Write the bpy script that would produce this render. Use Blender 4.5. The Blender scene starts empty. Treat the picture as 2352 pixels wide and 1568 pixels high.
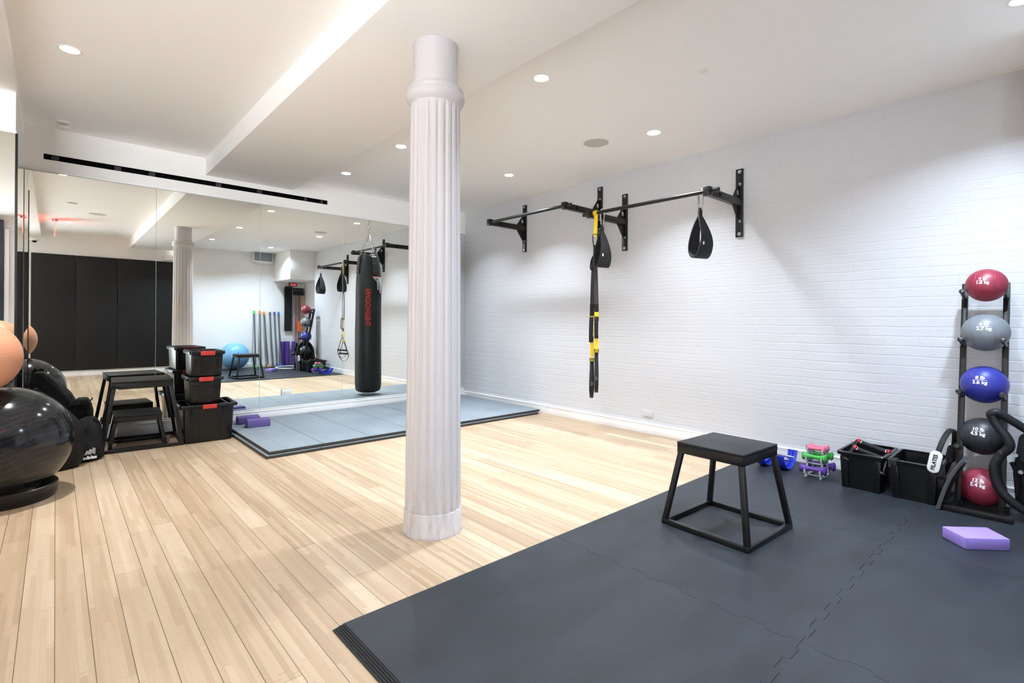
import bpy, bmesh, math, random
from mathutils import Vector, Matrix
R = math.radians
random.seed(7)
SC = bpy.context.scene
COL = SC.collection

# ------------------------------------------------------------------ helpers
def lin(c):
    return tuple(((v/255)/12.92 if v/255 <= .04045 else ((v/255+.055)/1.055)**2.4) for v in c)

class Nodes:
    def __init__(s, name):
        s.m = bpy.data.materials.new(name); s.m.use_nodes = True
        s.t = s.m.node_tree; s.b = s.t.nodes['Principled BSDF']
        s.L = s.t.links.new
    def n(s, kind, **kw):
        o = s.t.nodes.new('ShaderNode' + kind)
        for k, v in kw.items(): setattr(o, k, v)
        return o
    def put(s, sock, v):
        if hasattr(v, 'is_output'): s.L(v, sock)
        else: sock.default_value = v
    def math(s, op, a, b=None, c=None):
        o = s.n('Math', operation=op)
        s.put(o.inputs[0], a)
        if b is not None: s.put(o.inputs[1], b)
        if c is not None: s.put(o.inputs[2], c)
        return o.outputs[0]
    def coord(s, which='Object'): return s.n('TexCoord').outputs[which]
    def sep(s, v):
        o = s.n('SeparateXYZ'); s.L(v, o.inputs[0]); return o.outputs
    def comb(s, x, y, z=0.0):
        o = s.n('CombineXYZ'); s.put(o.inputs[0], x); s.put(o.inputs[1], y); s.put(o.inputs[2], z); return o.outputs[0]
    def noise(s, v, scale, detail=3, rough=.5):
        o = s.n('TexNoise'); s.L(v, o.inputs['Vector'])
        o.inputs['Scale'].default_value = scale; o.inputs['Detail'].default_value = detail; o.inputs['Roughness'].default_value = rough
        return o.outputs['Fac']
    def white(s, a, b=0.0):
        o = s.n('TexWhiteNoise', noise_dimensions='2D'); s.L(s.comb(a, b), o.inputs['Vector']); return o.outputs['Value']
    def ramp(s, f, stops):
        o = s.n('ValToRGB'); s.L(f, o.inputs[0]); e = o.color_ramp.elements
        while len(e) < len(stops): e.new(.5)
        for k, (p, c) in enumerate(stops): e[k].position = p; e[k].color = (*c, 1)
        return o.outputs[0]
    def mix(s, f, a, b, blend='MIX'):
        o = s.n('Mix', data_type='RGBA', blend_type=blend)
        s.put(o.inputs[0], f)
        s.put(o.inputs[6], a if hasattr(a, 'is_output') else (*a, 1)); s.put(o.inputs[7], b if hasattr(b, 'is_output') else (*b, 1))
        return o.outputs[2]
    def bump(s, h, strength, dist=.01):
        o = s.n('Bump'); s.L(h, o.inputs['Height']); o.inputs['Strength'].default_value = strength; o.inputs['Distance'].default_value = dist
        s.L(o.outputs[0], s.b.inputs['Normal'])
    def set(s, **kw):
        names = dict(color='Base Color', rough='Roughness', metal='Metallic', spec='Specular IOR Level', coat='Coat Weight',
                     coatr='Coat Roughness', em='Emission Color', ems='Emission Strength', sheen='Sheen Weight', trans='Transmission Weight')
        for k, v in kw.items():
            i = s.b.inputs[names[k]]
            if hasattr(v, 'is_output'): s.L(v, i)
            elif isinstance(v, tuple): i.default_value = (*v, 1)
            else: i.default_value = v
        return s

def plain(name, rgb, rough=.5, metal=0., spec=.5, bump=None, vary=0., coat=0., sheen=0.):
    """a procedural material: a base colour broken up by soft noise, with an optional grain bump (scale, strength, distance)"""
    N = Nodes(name); c = lin(rgb); v = N.coord()
    if vary:
        f = N.noise(v, 9, 4)
        N.set(color=N.mix(f, tuple(x*(1-vary) for x in c), tuple(min(1, x*(1+vary)) for x in c)))
    else: N.set(color=c)
    N.set(rough=rough, metal=metal, spec=spec, coat=coat, sheen=sheen)
    if bump: N.bump(N.noise(v, bump[0], 4), bump[1], bump[2])
    return N.m

def glow(name, rgb, strength):
    N = Nodes(name); N.set(color=lin(rgb), em=lin(rgb), ems=strength); return N.m

class G:
    """collects shapes, then links them as ONE mesh object"""
    def __init__(s): s.bm = bmesh.new()
    def _merge(s, b, M=None):
        if M is not None: bmesh.ops.transform(b, matrix=M, verts=b.verts)
        me = bpy.data.meshes.new('t'); b.to_mesh(me); b.free(); s.bm.from_mesh(me); bpy.data.meshes.remove(me); return s
    def box(s, c, d, bev=0., rot=None, seg=2, taper=None):
        b = bmesh.new(); bmesh.ops.create_cube(b, size=1)
        for v in b.verts:
            k = 1.
            v.co = Vector((v.co.x*d[0], v.co.y*d[1], v.co.z*d[2]))
            if taper and v.co.z < 0: v.co.x *= taper[0]; v.co.y *= taper[1]
        if bev: bmesh.ops.bevel(b, geom=b.edges[:], offset=bev, segments=seg, profile=.5, affect='EDGES')
        M = Matrix.Translation(c)
        if rot is not None: M = M @ rot
        return s._merge(b, M)
    def bar(s, a, b_, w, h=None, bev=0., up=(0, 0, 1)):
        a = Vector(a); b_ = Vector(b_); d = b_-a; L = d.length; z = d.normalized(); u = Vector(up)
        if abs(z.dot(u)) > .95: u = Vector((1, 0, 0))
        x = u.cross(z).normalized(); y = z.cross(x)
        M = Matrix((x, y, z)).transposed().to_4x4(); M.translation = (a+b_)/2
        b = bmesh.new(); bmesh.ops.create_cube(b, size=1)
        for v in b.verts: v.co = Vector((v.co.x*w, v.co.y*(h or w), v.co.z*L))
        if bev: bmesh.ops.bevel(b, geom=b.edges[:], offset=bev, segments=2, profile=.5, affect='EDGES')
        return s._merge(b, M)
    def sweep(s, pts, sec, closed=False, up=None, scale=None):
        pts = [Vector(p) for p in pts]; n = len(pts); rings = []; b = bmesh.new(); prev = None
        for i, p in enumerate(pts):
            if closed: t = (pts[(i+1) % n]-pts[i-1]).normalized()
            else: t = (pts[min(i+1, n-1)]-pts[max(i-1, 0)]).normalized()
            if up is not None:
                u = Vector(up(i) if callable(up) else up); x = (u-t*u.dot(t)).normalized()
            elif prev is None:
                u = Vector((0, 0, 1)) if abs(t.z) < .9 else Vector((1, 0, 0)); x = (u-t*u.dot(t)).normalized()
            else: x = (prev-t*prev.dot(t)).normalized()
            prev = x; y = t.cross(x); k = scale[i] if scale else 1.
            rings.append([b.verts.new(p+x*q[0]*k+y*q[1]*k) for q in sec])
        m = len(sec)
        for i in range(n if closed else n-1):
            A, B_ = rings[i], rings[(i+1) % n]
            for j in range(m): b.faces.new((A[j], A[(j+1) % m], B_[(j+1) % m], B_[j]))
        if not closed:
            b.faces.new(rings[0][::-1]); b.faces.new(rings[-1])
        bmesh.ops.recalc_face_normals(b, faces=b.faces)
        return s._merge(b)
    def tube(s, pts, r, seg=12, closed=False, scale=None):
        return s.sweep(pts, [(r*math.cos(2*math.pi*k/seg), r*math.sin(2*math.pi*k/seg)) for k in range(seg)], closed, None, scale)
    def ribbon(s, pts, w, t, up, closed=False, scale=None):
        return s.sweep(pts, [(w/2, t/2), (-w/2, t/2), (-w/2, -t/2), (w/2, -t/2)], closed, up, scale)
    def lathe(s, prof, seg=32, M=None, rad=None):
        b = bmesh.new(); rings = []
        for (r, z) in prof:
            if r < 1e-6: rings.append([b.verts.new((0, 0, z))])
            else:
                rings.append([b.verts.new(((rad(k, r, z) if rad else r)*math.cos(2*math.pi*k/seg), (rad(k, r, z) if rad else r)*math.sin(2*math.pi*k/seg), z)) for k in range(seg)])
        for A, B_ in zip(rings, rings[1:]):
            for k in range(seg):
                k2 = (k+1) % seg
                if len(A) == 1 and len(B_) == 1: break
                if len(A) == 1: b.faces.new((A[0], B_[k], B_[k2]))
                elif len(B_) == 1: b.faces.new((A[k], A[k2], B_[0]))
                else: b.faces.new((A[k], A[k2], B_[k2], B_[k]))
        bmesh.ops.recalc_face_normals(b, faces=b.faces)
        return s._merge(b, M)
    def ball(s, c, r, seg=48, M=None, sc=(1, 1, 1)):
        b = bmesh.new(); bmesh.ops.create_uvsphere(b, u_segments=seg, v_segments=seg//2, radius=r)
        for v in b.verts: v.co = Vector((v.co.x*sc[0], v.co.y*sc[1], v.co.z*sc[2]))
        if M is None: M = Matrix.Translation(c)
        return s._merge(b, M)
    def cyl(s, a, b_, r, seg=20, r2=None):
        a = Vector(a); d = Vector(b_)-a; M = d.to_track_quat('Z', 'Y').to_matrix().to_4x4(); M.translation = a
        return s.lathe([(0, 0), (r, 0), (r if r2 is None else r2, d.length), (0, d.length)], seg, M)
    def prism(s, poly, h, M=None, bev=0.):
        b = bmesh.new(); vs = [b.verts.new((x, y, 0)) for x, y in poly]; f = b.faces.new(vs)
        if f.normal.z < 0 or sum(poly[i][0]*poly[(i+1) % len(poly)][1]-poly[(i+1) % len(poly)][0]*poly[i][1] for i in range(len(poly))) < 0:
            f.normal_flip()
        e = bmesh.ops.extrude_face_region(b, geom=[f]); top = [v for v in e['geom'] if isinstance(v, bmesh.types.BMVert)]
        bmesh.ops.translate(b, verts=top, vec=(0, 0, h)); bmesh.ops.recalc_face_normals(b, faces=b.faces)
        if bev: bmesh.ops.bevel(b, geom=[e for e in b.edges if e.is_manifold and e.calc_face_angle(0) > .6], offset=bev, segments=2, profile=.5, affect='EDGES')
        bmesh.ops.triangulate(b, faces=[f for f in b.faces if len(f.verts) > 4])
        return s._merge(b, M)
    def text(s, txt, size, fn, depth=.0006, bold=0., sub=0, spacing=1.):
        """lettering as mesh; fn maps flat (x, y, out) to space; centred on the origin"""
        cu = bpy.data.curves.new('t', 'FONT'); cu.body = txt; cu.size = size; cu.align_x = 'CENTER'; cu.align_y = 'CENTER'
        cu.offset = bold*size; cu.space_character = spacing; cu.space_line = .8; cu.resolution_u = 3
        o = bpy.data.objects.new('t', cu); COL.objects.link(o); bpy.context.view_layer.update()
        me = bpy.data.meshes.new_from_object(o.evaluated_get(bpy.context.evaluated_depsgraph_get()))
        bpy.data.objects.remove(o); bpy.data.curves.remove(cu)
        b = bmesh.new(); b.from_mesh(me); bpy.data.meshes.remove(me)
        bmesh.ops.remove_doubles(b, verts=b.verts, dist=1e-6)
        if sub: bmesh.ops.subdivide_edges(b, edges=b.edges[:], cuts=sub)
        bmesh.ops.triangulate(b, faces=b.faces[:])
        g = bmesh.ops.extrude_face_region(b, geom=b.faces[:])
        for v in [v for v in g['geom'] if isinstance(v, bmesh.types.BMVert)]: v.co.z = depth
        for v in b.verts: v.co = Vector(fn(v.co.x, v.co.y, v.co.z))
        bmesh.ops.recalc_face_normals(b, faces=b.faces)
        return s._merge(b)
    def xf(s, M): bmesh.ops.transform(s.bm, matrix=M, verts=s.bm.verts); return s
    def put(s, name, mat, parent=None, ang=35, label=None):
        me = bpy.data.meshes.new(name); s.bm.to_mesh(me); s.bm.free()
        for p in me.polygons: p.use_smooth = True
        me.set_sharp_from_angle(angle=R(ang)); me.materials.append(mat)
        o = bpy.data.objects.new(name, me); COL.objects.link(o)
        if parent: o.parent = parent
        if label: o['label'] = label
        return o

def tag(o, label, cat, group=None):
    o['label'] = label; o['category'] = cat
    if group: o['group'] = group
    return o
def thing(name, label, cat, loc=(0, 0, 0), rz=0., group=None):
    o = bpy.data.objects.new(name, None); COL.objects.link(o); o.location = loc; o.rotation_euler = (0, 0, rz); o.empty_display_size = .05
    return tag(o, label, cat, group)
def struct(o): o['kind'] = 'structure'; return o
def dup(root, loc=None, rz=None, label=None, cat=None):
    r = root.copy(); COL.objects.link(r)
    if loc is not None: r.location = loc
    if rz is not None: r.rotation_euler = (0, 0, rz)
    if label: r['label'] = label
    for ch in root.children:
        c = ch.copy(); COL.objects.link(c); c.parent = r
        for g in ch.children:
            d = g.copy(); COL.objects.link(d); d.parent = c
    return r
def recolour(root, old, new):
    for o in [root, *root.children, *[g for c in root.children for g in c.children]]:
        if o.type == 'MESH' and o.data.materials and o.data.materials[0] == old:
            o.data = o.data.copy(); o.data.materials[0] = new
def arc(c, r, a0, a1, n, f): return [f(c[0]+r*math.cos(R(a0+(a1-a0)*k/n)), c[1]+r*math.sin(R(a0+(a1-a0)*k/n))) for k in range(n+1)]
def rrect(w, h, r, n=5):
    P = []
    for cx, cy, a in ((w/2-r, h/2-r, 0), (-w/2+r, h/2-r, 90), (-w/2+r, -h/2+r, 180), (w/2-r, -h/2+r, 270)):
        P += [(cx+r*math.cos(R(a+90*k/n)), cy+r*math.sin(R(a+90*k/n))) for k in range(n+1)]
    return P
def spline(pts, n=8, closed=False):
    P = [Vector(p) for p in pts]; m = len(P); out = []
    for i in range(m if closed else m-1):
        p0, p1, p2, p3 = (P[(i-1) % m], P[i], P[(i+1) % m], P[(i+2) % m]) if closed else (P[max(i-1, 0)], P[i], P[i+1], P[min(i+2, m-1)])
        for k in range(n):
            t = k/n
            out.append(.5*((2*p1)+(p2-p0)*t+(2*p0-5*p1+4*p2-p3)*t*t+(3*p1-p0-3*p2+p3)*t**3))
    if not closed: out.append(P[-1])
    return out

# ------------------------------------------------------------------ materials
def floor_mat():
    N = Nodes('bamboo_planks'); x, y, z = N.sep(N.coord())
    row = N.math('FLOOR', N.math('DIVIDE', N.math('SUBTRACT', x, .0037), .0995))
    fx = N.math('FRACT', N.math('DIVIDE', N.math('SUBTRACT', x, .0037), .0995))
    yy = N.math('ADD', y, N.math('MULTIPLY', N.white(row, 3.3), 1.85))
    py = N.math('DIVIDE', yy, 1.85); pid = N.math('FLOOR', py); fy = N.math('FRACT', py)
    # strips inside a plank
    st = N.math('FLOOR', N.math('DIVIDE', N.math('SUBTRACT', x, .0037), .0995/5))
    sy = N.math('DIVIDE', N.math('ADD', y, N.math('MULTIPLY', N.white(st, 1.7), 3.)), .62); sid = N.math('FLOOR', sy); fs = N.math('FRACT', sy)
    r1 = N.white(row, pid); r2 = N.white(st, sid)
    grain = N.noise(N.comb(N.math('MULTIPLY', x, 160.), N.math('MULTIPLY', y, 3.5)), 1., 4, .6)
    f = N.math('ADD', N.math('ADD', N.math('MULTIPLY', r1, .34), N.math('ADD', N.math('MULTIPLY', r2, .26), .08)), N.math('MULTIPLY', grain, .30))
    col = N.ramp(f, [(.12, lin((150, 126, 101))), (.5, lin((177, 154, 127))), (.95, lin((204, 185, 161)))])
    # bamboo knuckles
    kn = N.math('FRACT', N.math('ADD', N.math('MULTIPLY', sy, 2.), r2))
    km = N.math('MULTIPLY', N.math('LESS_THAN', kn, .035), N.math('MULTIPLY', r2, .42))
    col = N.mix(km, col, lin((172, 138, 104)))
    # gaps
    gx = N.math('LESS_THAN', N.math('MINIMUM', fx, N.math('SUBTRACT', 1., fx)), .0105)
    gy = N.math('LESS_THAN', N.math('MINIMUM', fy, N.math('SUBTRACT', 1., fy)), .0004)
    gap = N.math('MAXIMUM', gx, gy)
    col = N.mix(N.math('MULTIPLY', gap, .92), col, lin((58, 40, 28)))
    rg = N.math('ADD', .30, N.math('MULTIPLY', N.noise(N.coord(), 2.5, 3), .16))
    N.set(color=col, rough=rg, spec=.38)
    N.bump(N.math('SUBTRACT', N.math('MULTIPLY', grain, .08), gap), .25, .002)
    return N.m
def brick_mat():
    N = Nodes('white_painted_brick'); c = N.coord(); x, y, z = N.sep(c)
    wob = N.math('MULTIPLY', N.math('SUBTRACT', N.noise(c, 4.2, 4), .5), .022)
    wob2 = N.math('MULTIPLY', N.math('SUBTRACT', N.noise(c, 6.3, 4), .5), .042)
    v = N.comb(N.math('ADD', y, wob2), N.math('ADD', z, wob))
    b = N.n('TexBrick'); N.L(v, b.inputs['Vector'])
    for k, q in dict(Scale=1., **{'Mortar Size': .007, 'Mortar Smooth': .75, 'Bias': 0., 'Brick Width': .208, 'Row Height': .0705}).items(): b.inputs[k].default_value = q
    b.inputs['Color1'].default_value = (1, 1, 1, 1); b.inputs['Color2'].default_value = (.7, .7, .7, 1); b.inputs['Mortar'].default_value = (0, 0, 0, 1)
    fac = b.outputs['Fac']
    n1 = N.noise(c, 45, 5, .6); n2 = N.noise(c, 12, 3)
    msk = N.math('MULTIPLY', N.math('MAXIMUM', N.math('SUBTRACT', N.noise(c, 2.3, 5, .65), .30), .04), 2.4)
    h = N.math('ADD', N.math('MULTIPLY', N.math('SUBTRACT', 1., fac), msk), N.math('ADD', N.math('MULTIPLY', n1, .34), N.math('MULTIPLY', n2, .70)))
    st = N.math('MULTIPLY', N.math('GREATER_THAN', N.noise(c, 3.1, 5, .7), .66), .10)
    N.set(color=N.mix(st, lin((207, 208, 212)), lin((194, 186, 172))), rough=.55, spec=.3)
    N.bump(h, .30, .008)
    return N.m
def mat_rubber():
    N = Nodes('black_rubber_tile'); c = N.coord(); x, y, z = N.sep(c)
    n1 = N.noise(N.comb(N.math('MULTIPLY', x, 1.), N.math('MULTIPLY', y, 2.6)), 2.2, 6, .65)
    sp = N.math('GREATER_THAN', N.noise(c, 260, 2), .76)
    col = N.ramp(n1, [(.25, lin((27, 30, 35))), (.75, lin((45, 50, 57)))])
    col = N.mix(N.math('MULTIPLY', sp, .35), col, lin((150, 155, 160)))
    N.set(color=col, rough=N.math('ADD', .40, N.math('MULTIPLY', n1, .16)), spec=.36)
    w = N.math('SINE', N.math('MULTIPLY', N.math('ADD', x, N.math('MULTIPLY', y, .02)), 900.)); w2 = N.math('SINE', N.math('MULTIPLY', y, 900.))
    N.bump(N.math('ADD', N.math('MULTIPLY', w, w2), N.math('MULTIPLY', N.noise(c, 60, 3), 2.)), .12, .001)
    return N.m
def mat_foam_mat():
    N = Nodes('grey_foam_panel'); c = N.coord(); x, y, z = N.sep(c)
    f = N.math('FRACT', N.math('DIVIDE', N.math('ADD', x, .03), .203))
    gap = N.math('LESS_THAN', f, .018)
    n1 = N.noise(c, 1.4, 4); col = N.ramp(n1, [(.3, lin((118, 128, 136))), (.7, lin((132, 142, 149)))])
    # the vertical edges show the bare dark foam
    g = N.n('NewGeometry'); nx, ny, nz = N.sep(g.outputs['Normal'])
    side = N.math('LESS_THAN', nz, .5)
    lay = N.math('ADD', .8, N.math('MULTIPLY', N.noise(N.comb(N.math('MULTIPLY', x, 6.), N.math('MULTIPLY', z, 400.)), 1., 3), .5))
    col = N.mix(side, col, lin((60, 58, 57)))
    col = N.mix(N.math('MULTIPLY', gap, .6), col, lin((70, 78, 84)))
    N.set(color=col, rough=.55, spec=.35); N.bump(N.math('SUBTRACT', N.math('MULTIPLY', N.noise(c, 220, 3), .3), gap), .3, .002)
    return N.m
def column_mat():
    N = Nodes('painted_cast_iron'); c = N.coord(); x, y, z = N.sep(c)
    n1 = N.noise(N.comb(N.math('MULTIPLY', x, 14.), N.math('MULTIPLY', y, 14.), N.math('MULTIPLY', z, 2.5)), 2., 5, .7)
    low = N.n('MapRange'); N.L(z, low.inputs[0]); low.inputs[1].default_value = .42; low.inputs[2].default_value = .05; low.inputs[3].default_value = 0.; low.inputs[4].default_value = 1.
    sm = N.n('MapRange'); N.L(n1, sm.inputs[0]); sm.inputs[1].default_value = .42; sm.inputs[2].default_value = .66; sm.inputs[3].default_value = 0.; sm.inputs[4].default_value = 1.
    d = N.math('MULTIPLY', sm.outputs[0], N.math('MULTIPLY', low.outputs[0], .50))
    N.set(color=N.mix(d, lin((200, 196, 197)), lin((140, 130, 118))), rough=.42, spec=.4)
    N.bump(N.noise(c, 55, 5, .6), .16, .004)
    return N.m
def ball_mat(name, rgb, rough, pitch, axis=(.35, .25, .9), tint=None):
    N = Nodes(name); x, y, z = N.sep(N.coord())
    t = N.math('ADD', N.math('ADD', N.math('MULTIPLY', x, axis[0]), N.math('MULTIPLY', y, axis[1])), N.math('MULTIPLY', z, axis[2]))
    f = N.math('FRACT', N.math('DIVIDE', t, pitch)); ln = N.math('LESS_THAN', N.math('ABSOLUTE', N.math('SUBTRACT', f, .5)), .055)
    c = lin(rgb)
    N.set(color=N.mix(N.math('MULTIPLY', ln, .45), c, tuple(min(1, q*1.7+.02) for q in c) if max(rgb) < 90 else tuple(q*.72 for q in c)), rough=rough, spec=.5)
    N.bump(N.math('ADD', ln, N.math('MULTIPLY', N.noise(N.coord(), 3, 2), .25)), .35, .004)
    return N.m
M = {}
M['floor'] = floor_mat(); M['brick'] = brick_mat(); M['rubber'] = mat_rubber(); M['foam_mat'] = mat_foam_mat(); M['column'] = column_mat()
M['wall'] = plain('white_wall_paint', (236, 235, 233), .6, spec=.25, bump=(90, .05, .002))
M['ceil'] = plain('white_ceiling_paint', (251, 250, 248), .75, spec=.15, bump=(80, .04, .002))
M['trim'] = plain('white_gloss_trim', (240, 240, 241), .32, spec=.4, vary=.02)
N = Nodes('mirror_silver'); N.set(color=lin((243, 247, 243)), metal=1., rough=.0); M['mirror'] = N.m
M['mirror_edge'] = plain('mirror_glass_edge', (168, 182, 178), .2)
M['steel_black'] = plain('black_powder_coat', (17, 16, 17), .36, spec=.42, bump=(160, .08, .001), vary=.1)
M['plastic'] = plain('black_plastic', (11, 11, 12), .28, spec=.42, vary=.12)
M['plastic_matte'] = plain('black_matte_plastic', (20, 21, 23), .46, spec=.42, bump=(140, .1, .001), vary=.1)
M['rubber_black'] = plain('black_rubber', (25, 25, 27), .52, spec=.36, bump=(180, .12, .001), vary=.1)
M['nylon'] = plain('black_nylon', (14, 14, 16), .65, spec=.35, bump=(240, .2, .001), vary=.18, sheen=.1)
M['cloth_black'] = plain('black_bag_cloth', (24, 23, 24), .72, spec=.3, bump=(30, .25, .006), vary=.2)
M['cloth_deep'] = plain('deep_black_bag_cloth', (14, 14, 16), .7, spec=.3, bump=(30, .3, .006), vary=.2)
M['leather'] = plain('black_bag_vinyl', (17, 19, 22), .5, spec=.45, bump=(18, .12, .006), vary=.12)
M['pad'] = plain('black_vinyl_pad', (19, 18, 20), .55, spec=.35, bump=(5, .25, .02), vary=.1)
M['chrome'] = plain('polished_steel', (205, 208, 212), .16, metal=1.)
M['zinc'] = plain('zinc_bolt', (176, 182, 186), .32, metal=1.)
M['red_plastic'] = plain('red_plastic', (186, 52, 44), .35, vary=.04)
M['red_gloss'] = plain('glossy_red_plastic', (176, 26, 38), .22)
M['purple_foam'] = plain('purple_foam', (100, 87, 143), .7, spec=.25, bump=(120, .15, .002), vary=.06)
M['lilac_foam'] = plain('lilac_foam', (148, 127, 206), .7, spec=.25, bump=(120, .15, .002), vary=.05)
M['purple_roller'] = plain('purple_roller_foam', (86, 62, 138), .75, spec=.2, bump=(100, .2, .002), vary=.08)
M['yellow'] = plain('yellow_webbing', (238, 205, 48), .65, spec=.25, bump=(200, .15, .001), vary=.05)
M['grey_web'] = plain('charcoal_webbing', (66, 63, 66), .7, spec=.25, bump=(220, .15, .001), vary=.06)
M['white_ink'] = plain('white_print', (236, 238, 240), .6)
M['grey_ink'] = plain('grey_print', (150, 152, 156), .6)
M['red_ink'] = plain('red_print', (234, 72, 60), .55)
M['black_ink'] = plain('black_print', (18, 18, 20), .5)
M['orange_ink'] = plain('orange_print', (205, 98, 40), .6)
M['grey_plastic'] = plain('pale_grey_plastic', (168, 174, 182), .42, vary=.04)
M['white_plastic'] = plain('white_plastic', (236, 236, 233), .4)
M['speaker'] = plain('speaker_mesh', (196, 195, 186), .7, bump=(500, .3, .001))
M['pink'] = plain('pink_neoprene', (206, 104, 132), .5, vary=.05); M['green'] = plain('green_neoprene', (66, 164, 66), .5, vary=.05)
M['violet'] = plain('violet_neoprene', (92, 54, 142), .5, vary=.06)
M['blue_plastic'] = plain('blue_plastic', (28, 54, 186), .3, vary=.05)
M['med_red'] = plain('red_ball_rubber', (142, 46, 66), .42, bump=(160, .15, .001), vary=.04); M['med_grey'] = plain('grey_ball_rubber', (118, 124, 130), .42, bump=(160, .15, .001), vary=.03)
M['med_blue'] = plain('blue_ball_rubber', (48, 53, 146), .42, bump=(160, .15, .001), vary=.04); M['med_black'] = plain('black_ball_rubber', (40, 43, 48), .42, bump=(160, .15, .001), vary=.05)
M['ball_black'] = ball_mat('black_exercise_ball', (24, 25, 28), .13, .030, (-.37, .335, .866))
M['ball_peach'] = ball_mat('peach_exercise_ball', (208, 148, 116), .38, .021, (.31, -.28, .91))
M['ball_blue'] = ball_mat('blue_exercise_ball', (116, 172, 214), .3, .014, (.1, .1, 1.))
M['bar_grey'] = plain('grey_bar_sleeve', (84, 90, 98), .5, vary=.05)
M['cap_green'] = plain('green_cap', (96, 206, 96), .5); M['cap_orange'] = plain('orange_cap', (240, 150, 50), .5); M['cap_grey'] = plain('grey_cap', (86, 88, 100), .5)
M['cap_purple'] = plain('purple_cap', (92, 66, 140), .5); M['cap_blue'] = plain('blue_cap', (36, 116, 206), .5)
M['orange_band'] = plain('orange_band', (214, 110, 44), .5); M['tan_tube'] = plain('tan_tube', (196, 150, 118), .45); M['red_tube'] = plain('red_tube', (170, 40, 60), .45)
M['screen'] = plain('screen_glass', (128, 138, 146), .3, spec=.6)
M['lens'] = glow('lamp_lens', (255, 252, 246), 16.); M['exit_red'] = glow('exit_sign_red', (255, 70, 62), 5.)
M['digits'] = glow('red_digits', (240, 70, 60), 1.2); M['dark_grey'] = plain('dark_grey_panel', (120, 118, 116), .5)
M['slot'] = plain('black_slot_lining', (6, 6, 7), .8, spec=.1); M['bracket'] = plain('slot_bracket', (46, 46, 48), .6)
M['door_blue'] = plain('dark_blue_door', (44, 54, 72), .4)
N = Nodes('speckled_rope'); w = N.math('SINE', N.math('MULTIPLY', N.sep(N.coord())[2], 300.)); N.set(color=N.mix(N.math('GREATER_THAN', w, .1), lin((24, 24, 26)), lin((200, 204, 208))), rough=.6); M['speckle'] = N.m

M['board_grey'] = plain('grey_board_rubber', (74, 74, 76), .6, spec=.3, bump=(150, .1, .001), vary=.05)
M['brick_paint'] = plain('brick_wall_paint', (207, 208, 212), .55, spec=.3, bump=(60, .1, .002))
# ------------------------------------------------------------------ the room
BX = 4.566; MY = 6.106; SY = -1.0; PY = -1.26; LX = -5.2; CZ = 2.776; LZ = 2.85
struct(G().box((-.15, 2.45, -.05), (10.3, 7.6, .1)).put('floor', M['floor']))
struct(G().box((3.45, 2.4, CZ+.06), (2.86, 7.8, .12)).put('ceiling', M['ceil'])).location = (0, 0, 0)
struct(G().box((.48, 2.4, LZ+.06), (1.4, 7.8, .12)).put('ceiling', M['ceil']))
struct(G().box((1.6025, 2.4, 2.668+.15), (.875, 7.42, .30), .004).put('trim_1', M['ceil']))          # dropped beam over the column
struct(G().box((-2.71, 2.4, 2.76+.10), (5.0, 7.8, .20), .004).put('trim_2', M['ceil']))               # lower soffit on the left
struct(G().box((4.38, -.415, 2.438), (.76, 1.17, .676), .004).put('trim_3', M['wall']))                # boxed-in corner above the ball rack
struct(G().box((BX+.1, 3.17, 1.5), (.2, 6.14, 3.0)).put('wall_right', M['brick']))
struct(G().box((4.85, -.45, 1.5), (.2, 1.10, 3.0)).put('wall_right', M['wall']))
struct(G().box((3.5, SY-.1, 1.5), (2.9, .2, 3.0)).put('wall_back', M['wall']))
struct(G().box((.415, PY-.1, 1.5), (3.27, .2, 3.0)).put('wall_back', M['wall']))
struct(G().box((LX-.1, 2.4, 1.5), (.2, 7.8, 3.0)).put('wall_left', M['wall']))
# unseen opening added in the back wall to brighten the ceiling: sill, head, mullions
WX0, WX1 = LX+.1, -1.22
struct(G().box(((WX0+WX1)/2, PY-.1, .05), (WX1-WX0, .2, .10)).box(((WX0+WX1)/2, PY-.1, 2.80), (WX1-WX0, .2, .40)).box((LX+.05, PY-.1, 1.5), (.1, .2, 3.0)).put('wall_back', M['wall']))
g = G()
for k in range(4): g.box((WX0+.03+(WX1-WX0-.06)*k/3, PY-.1, 1.35), (.06, .06, 2.5))
g.box(((WX0+WX1)/2, PY-.1, .13), (WX1-WX0, .06, .06)).box(((WX0+WX1)/2, PY-.1, 2.57), (WX1-WX0, .06, .06))
struct(g.put('added_window_1', M['trim']))
# far wall behind the mirrors, with the slot for the air diffuser left open
g = G(); yw = MY+.015
SX0, SX1, SZ0, SZ1 = -.084, 2.468, 2.566, 2.616
def slab(x0, x1, z0, z1, y0=yw, y1=yw+.2): g.box(((x0+x1)/2, (y0+y1)/2, (z0+z1)/2), (x1-x0, y1-y0, z1-z0))
slab(-.25, BX+.1, 0, SZ0); slab(-.25, BX+.1, SZ1, 3.0); slab(-.25, SX0, SZ0, SZ1); slab(SX1, BX+.1, SZ0, SZ1)
struct(g.put('wall_far', M['wall']))
struct(G().box((-2.71, 5.6375, 1.5), (4.99, 1.18, 3.0)).put('wall_far', M['wall']))          # the return that juts into the room
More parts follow.
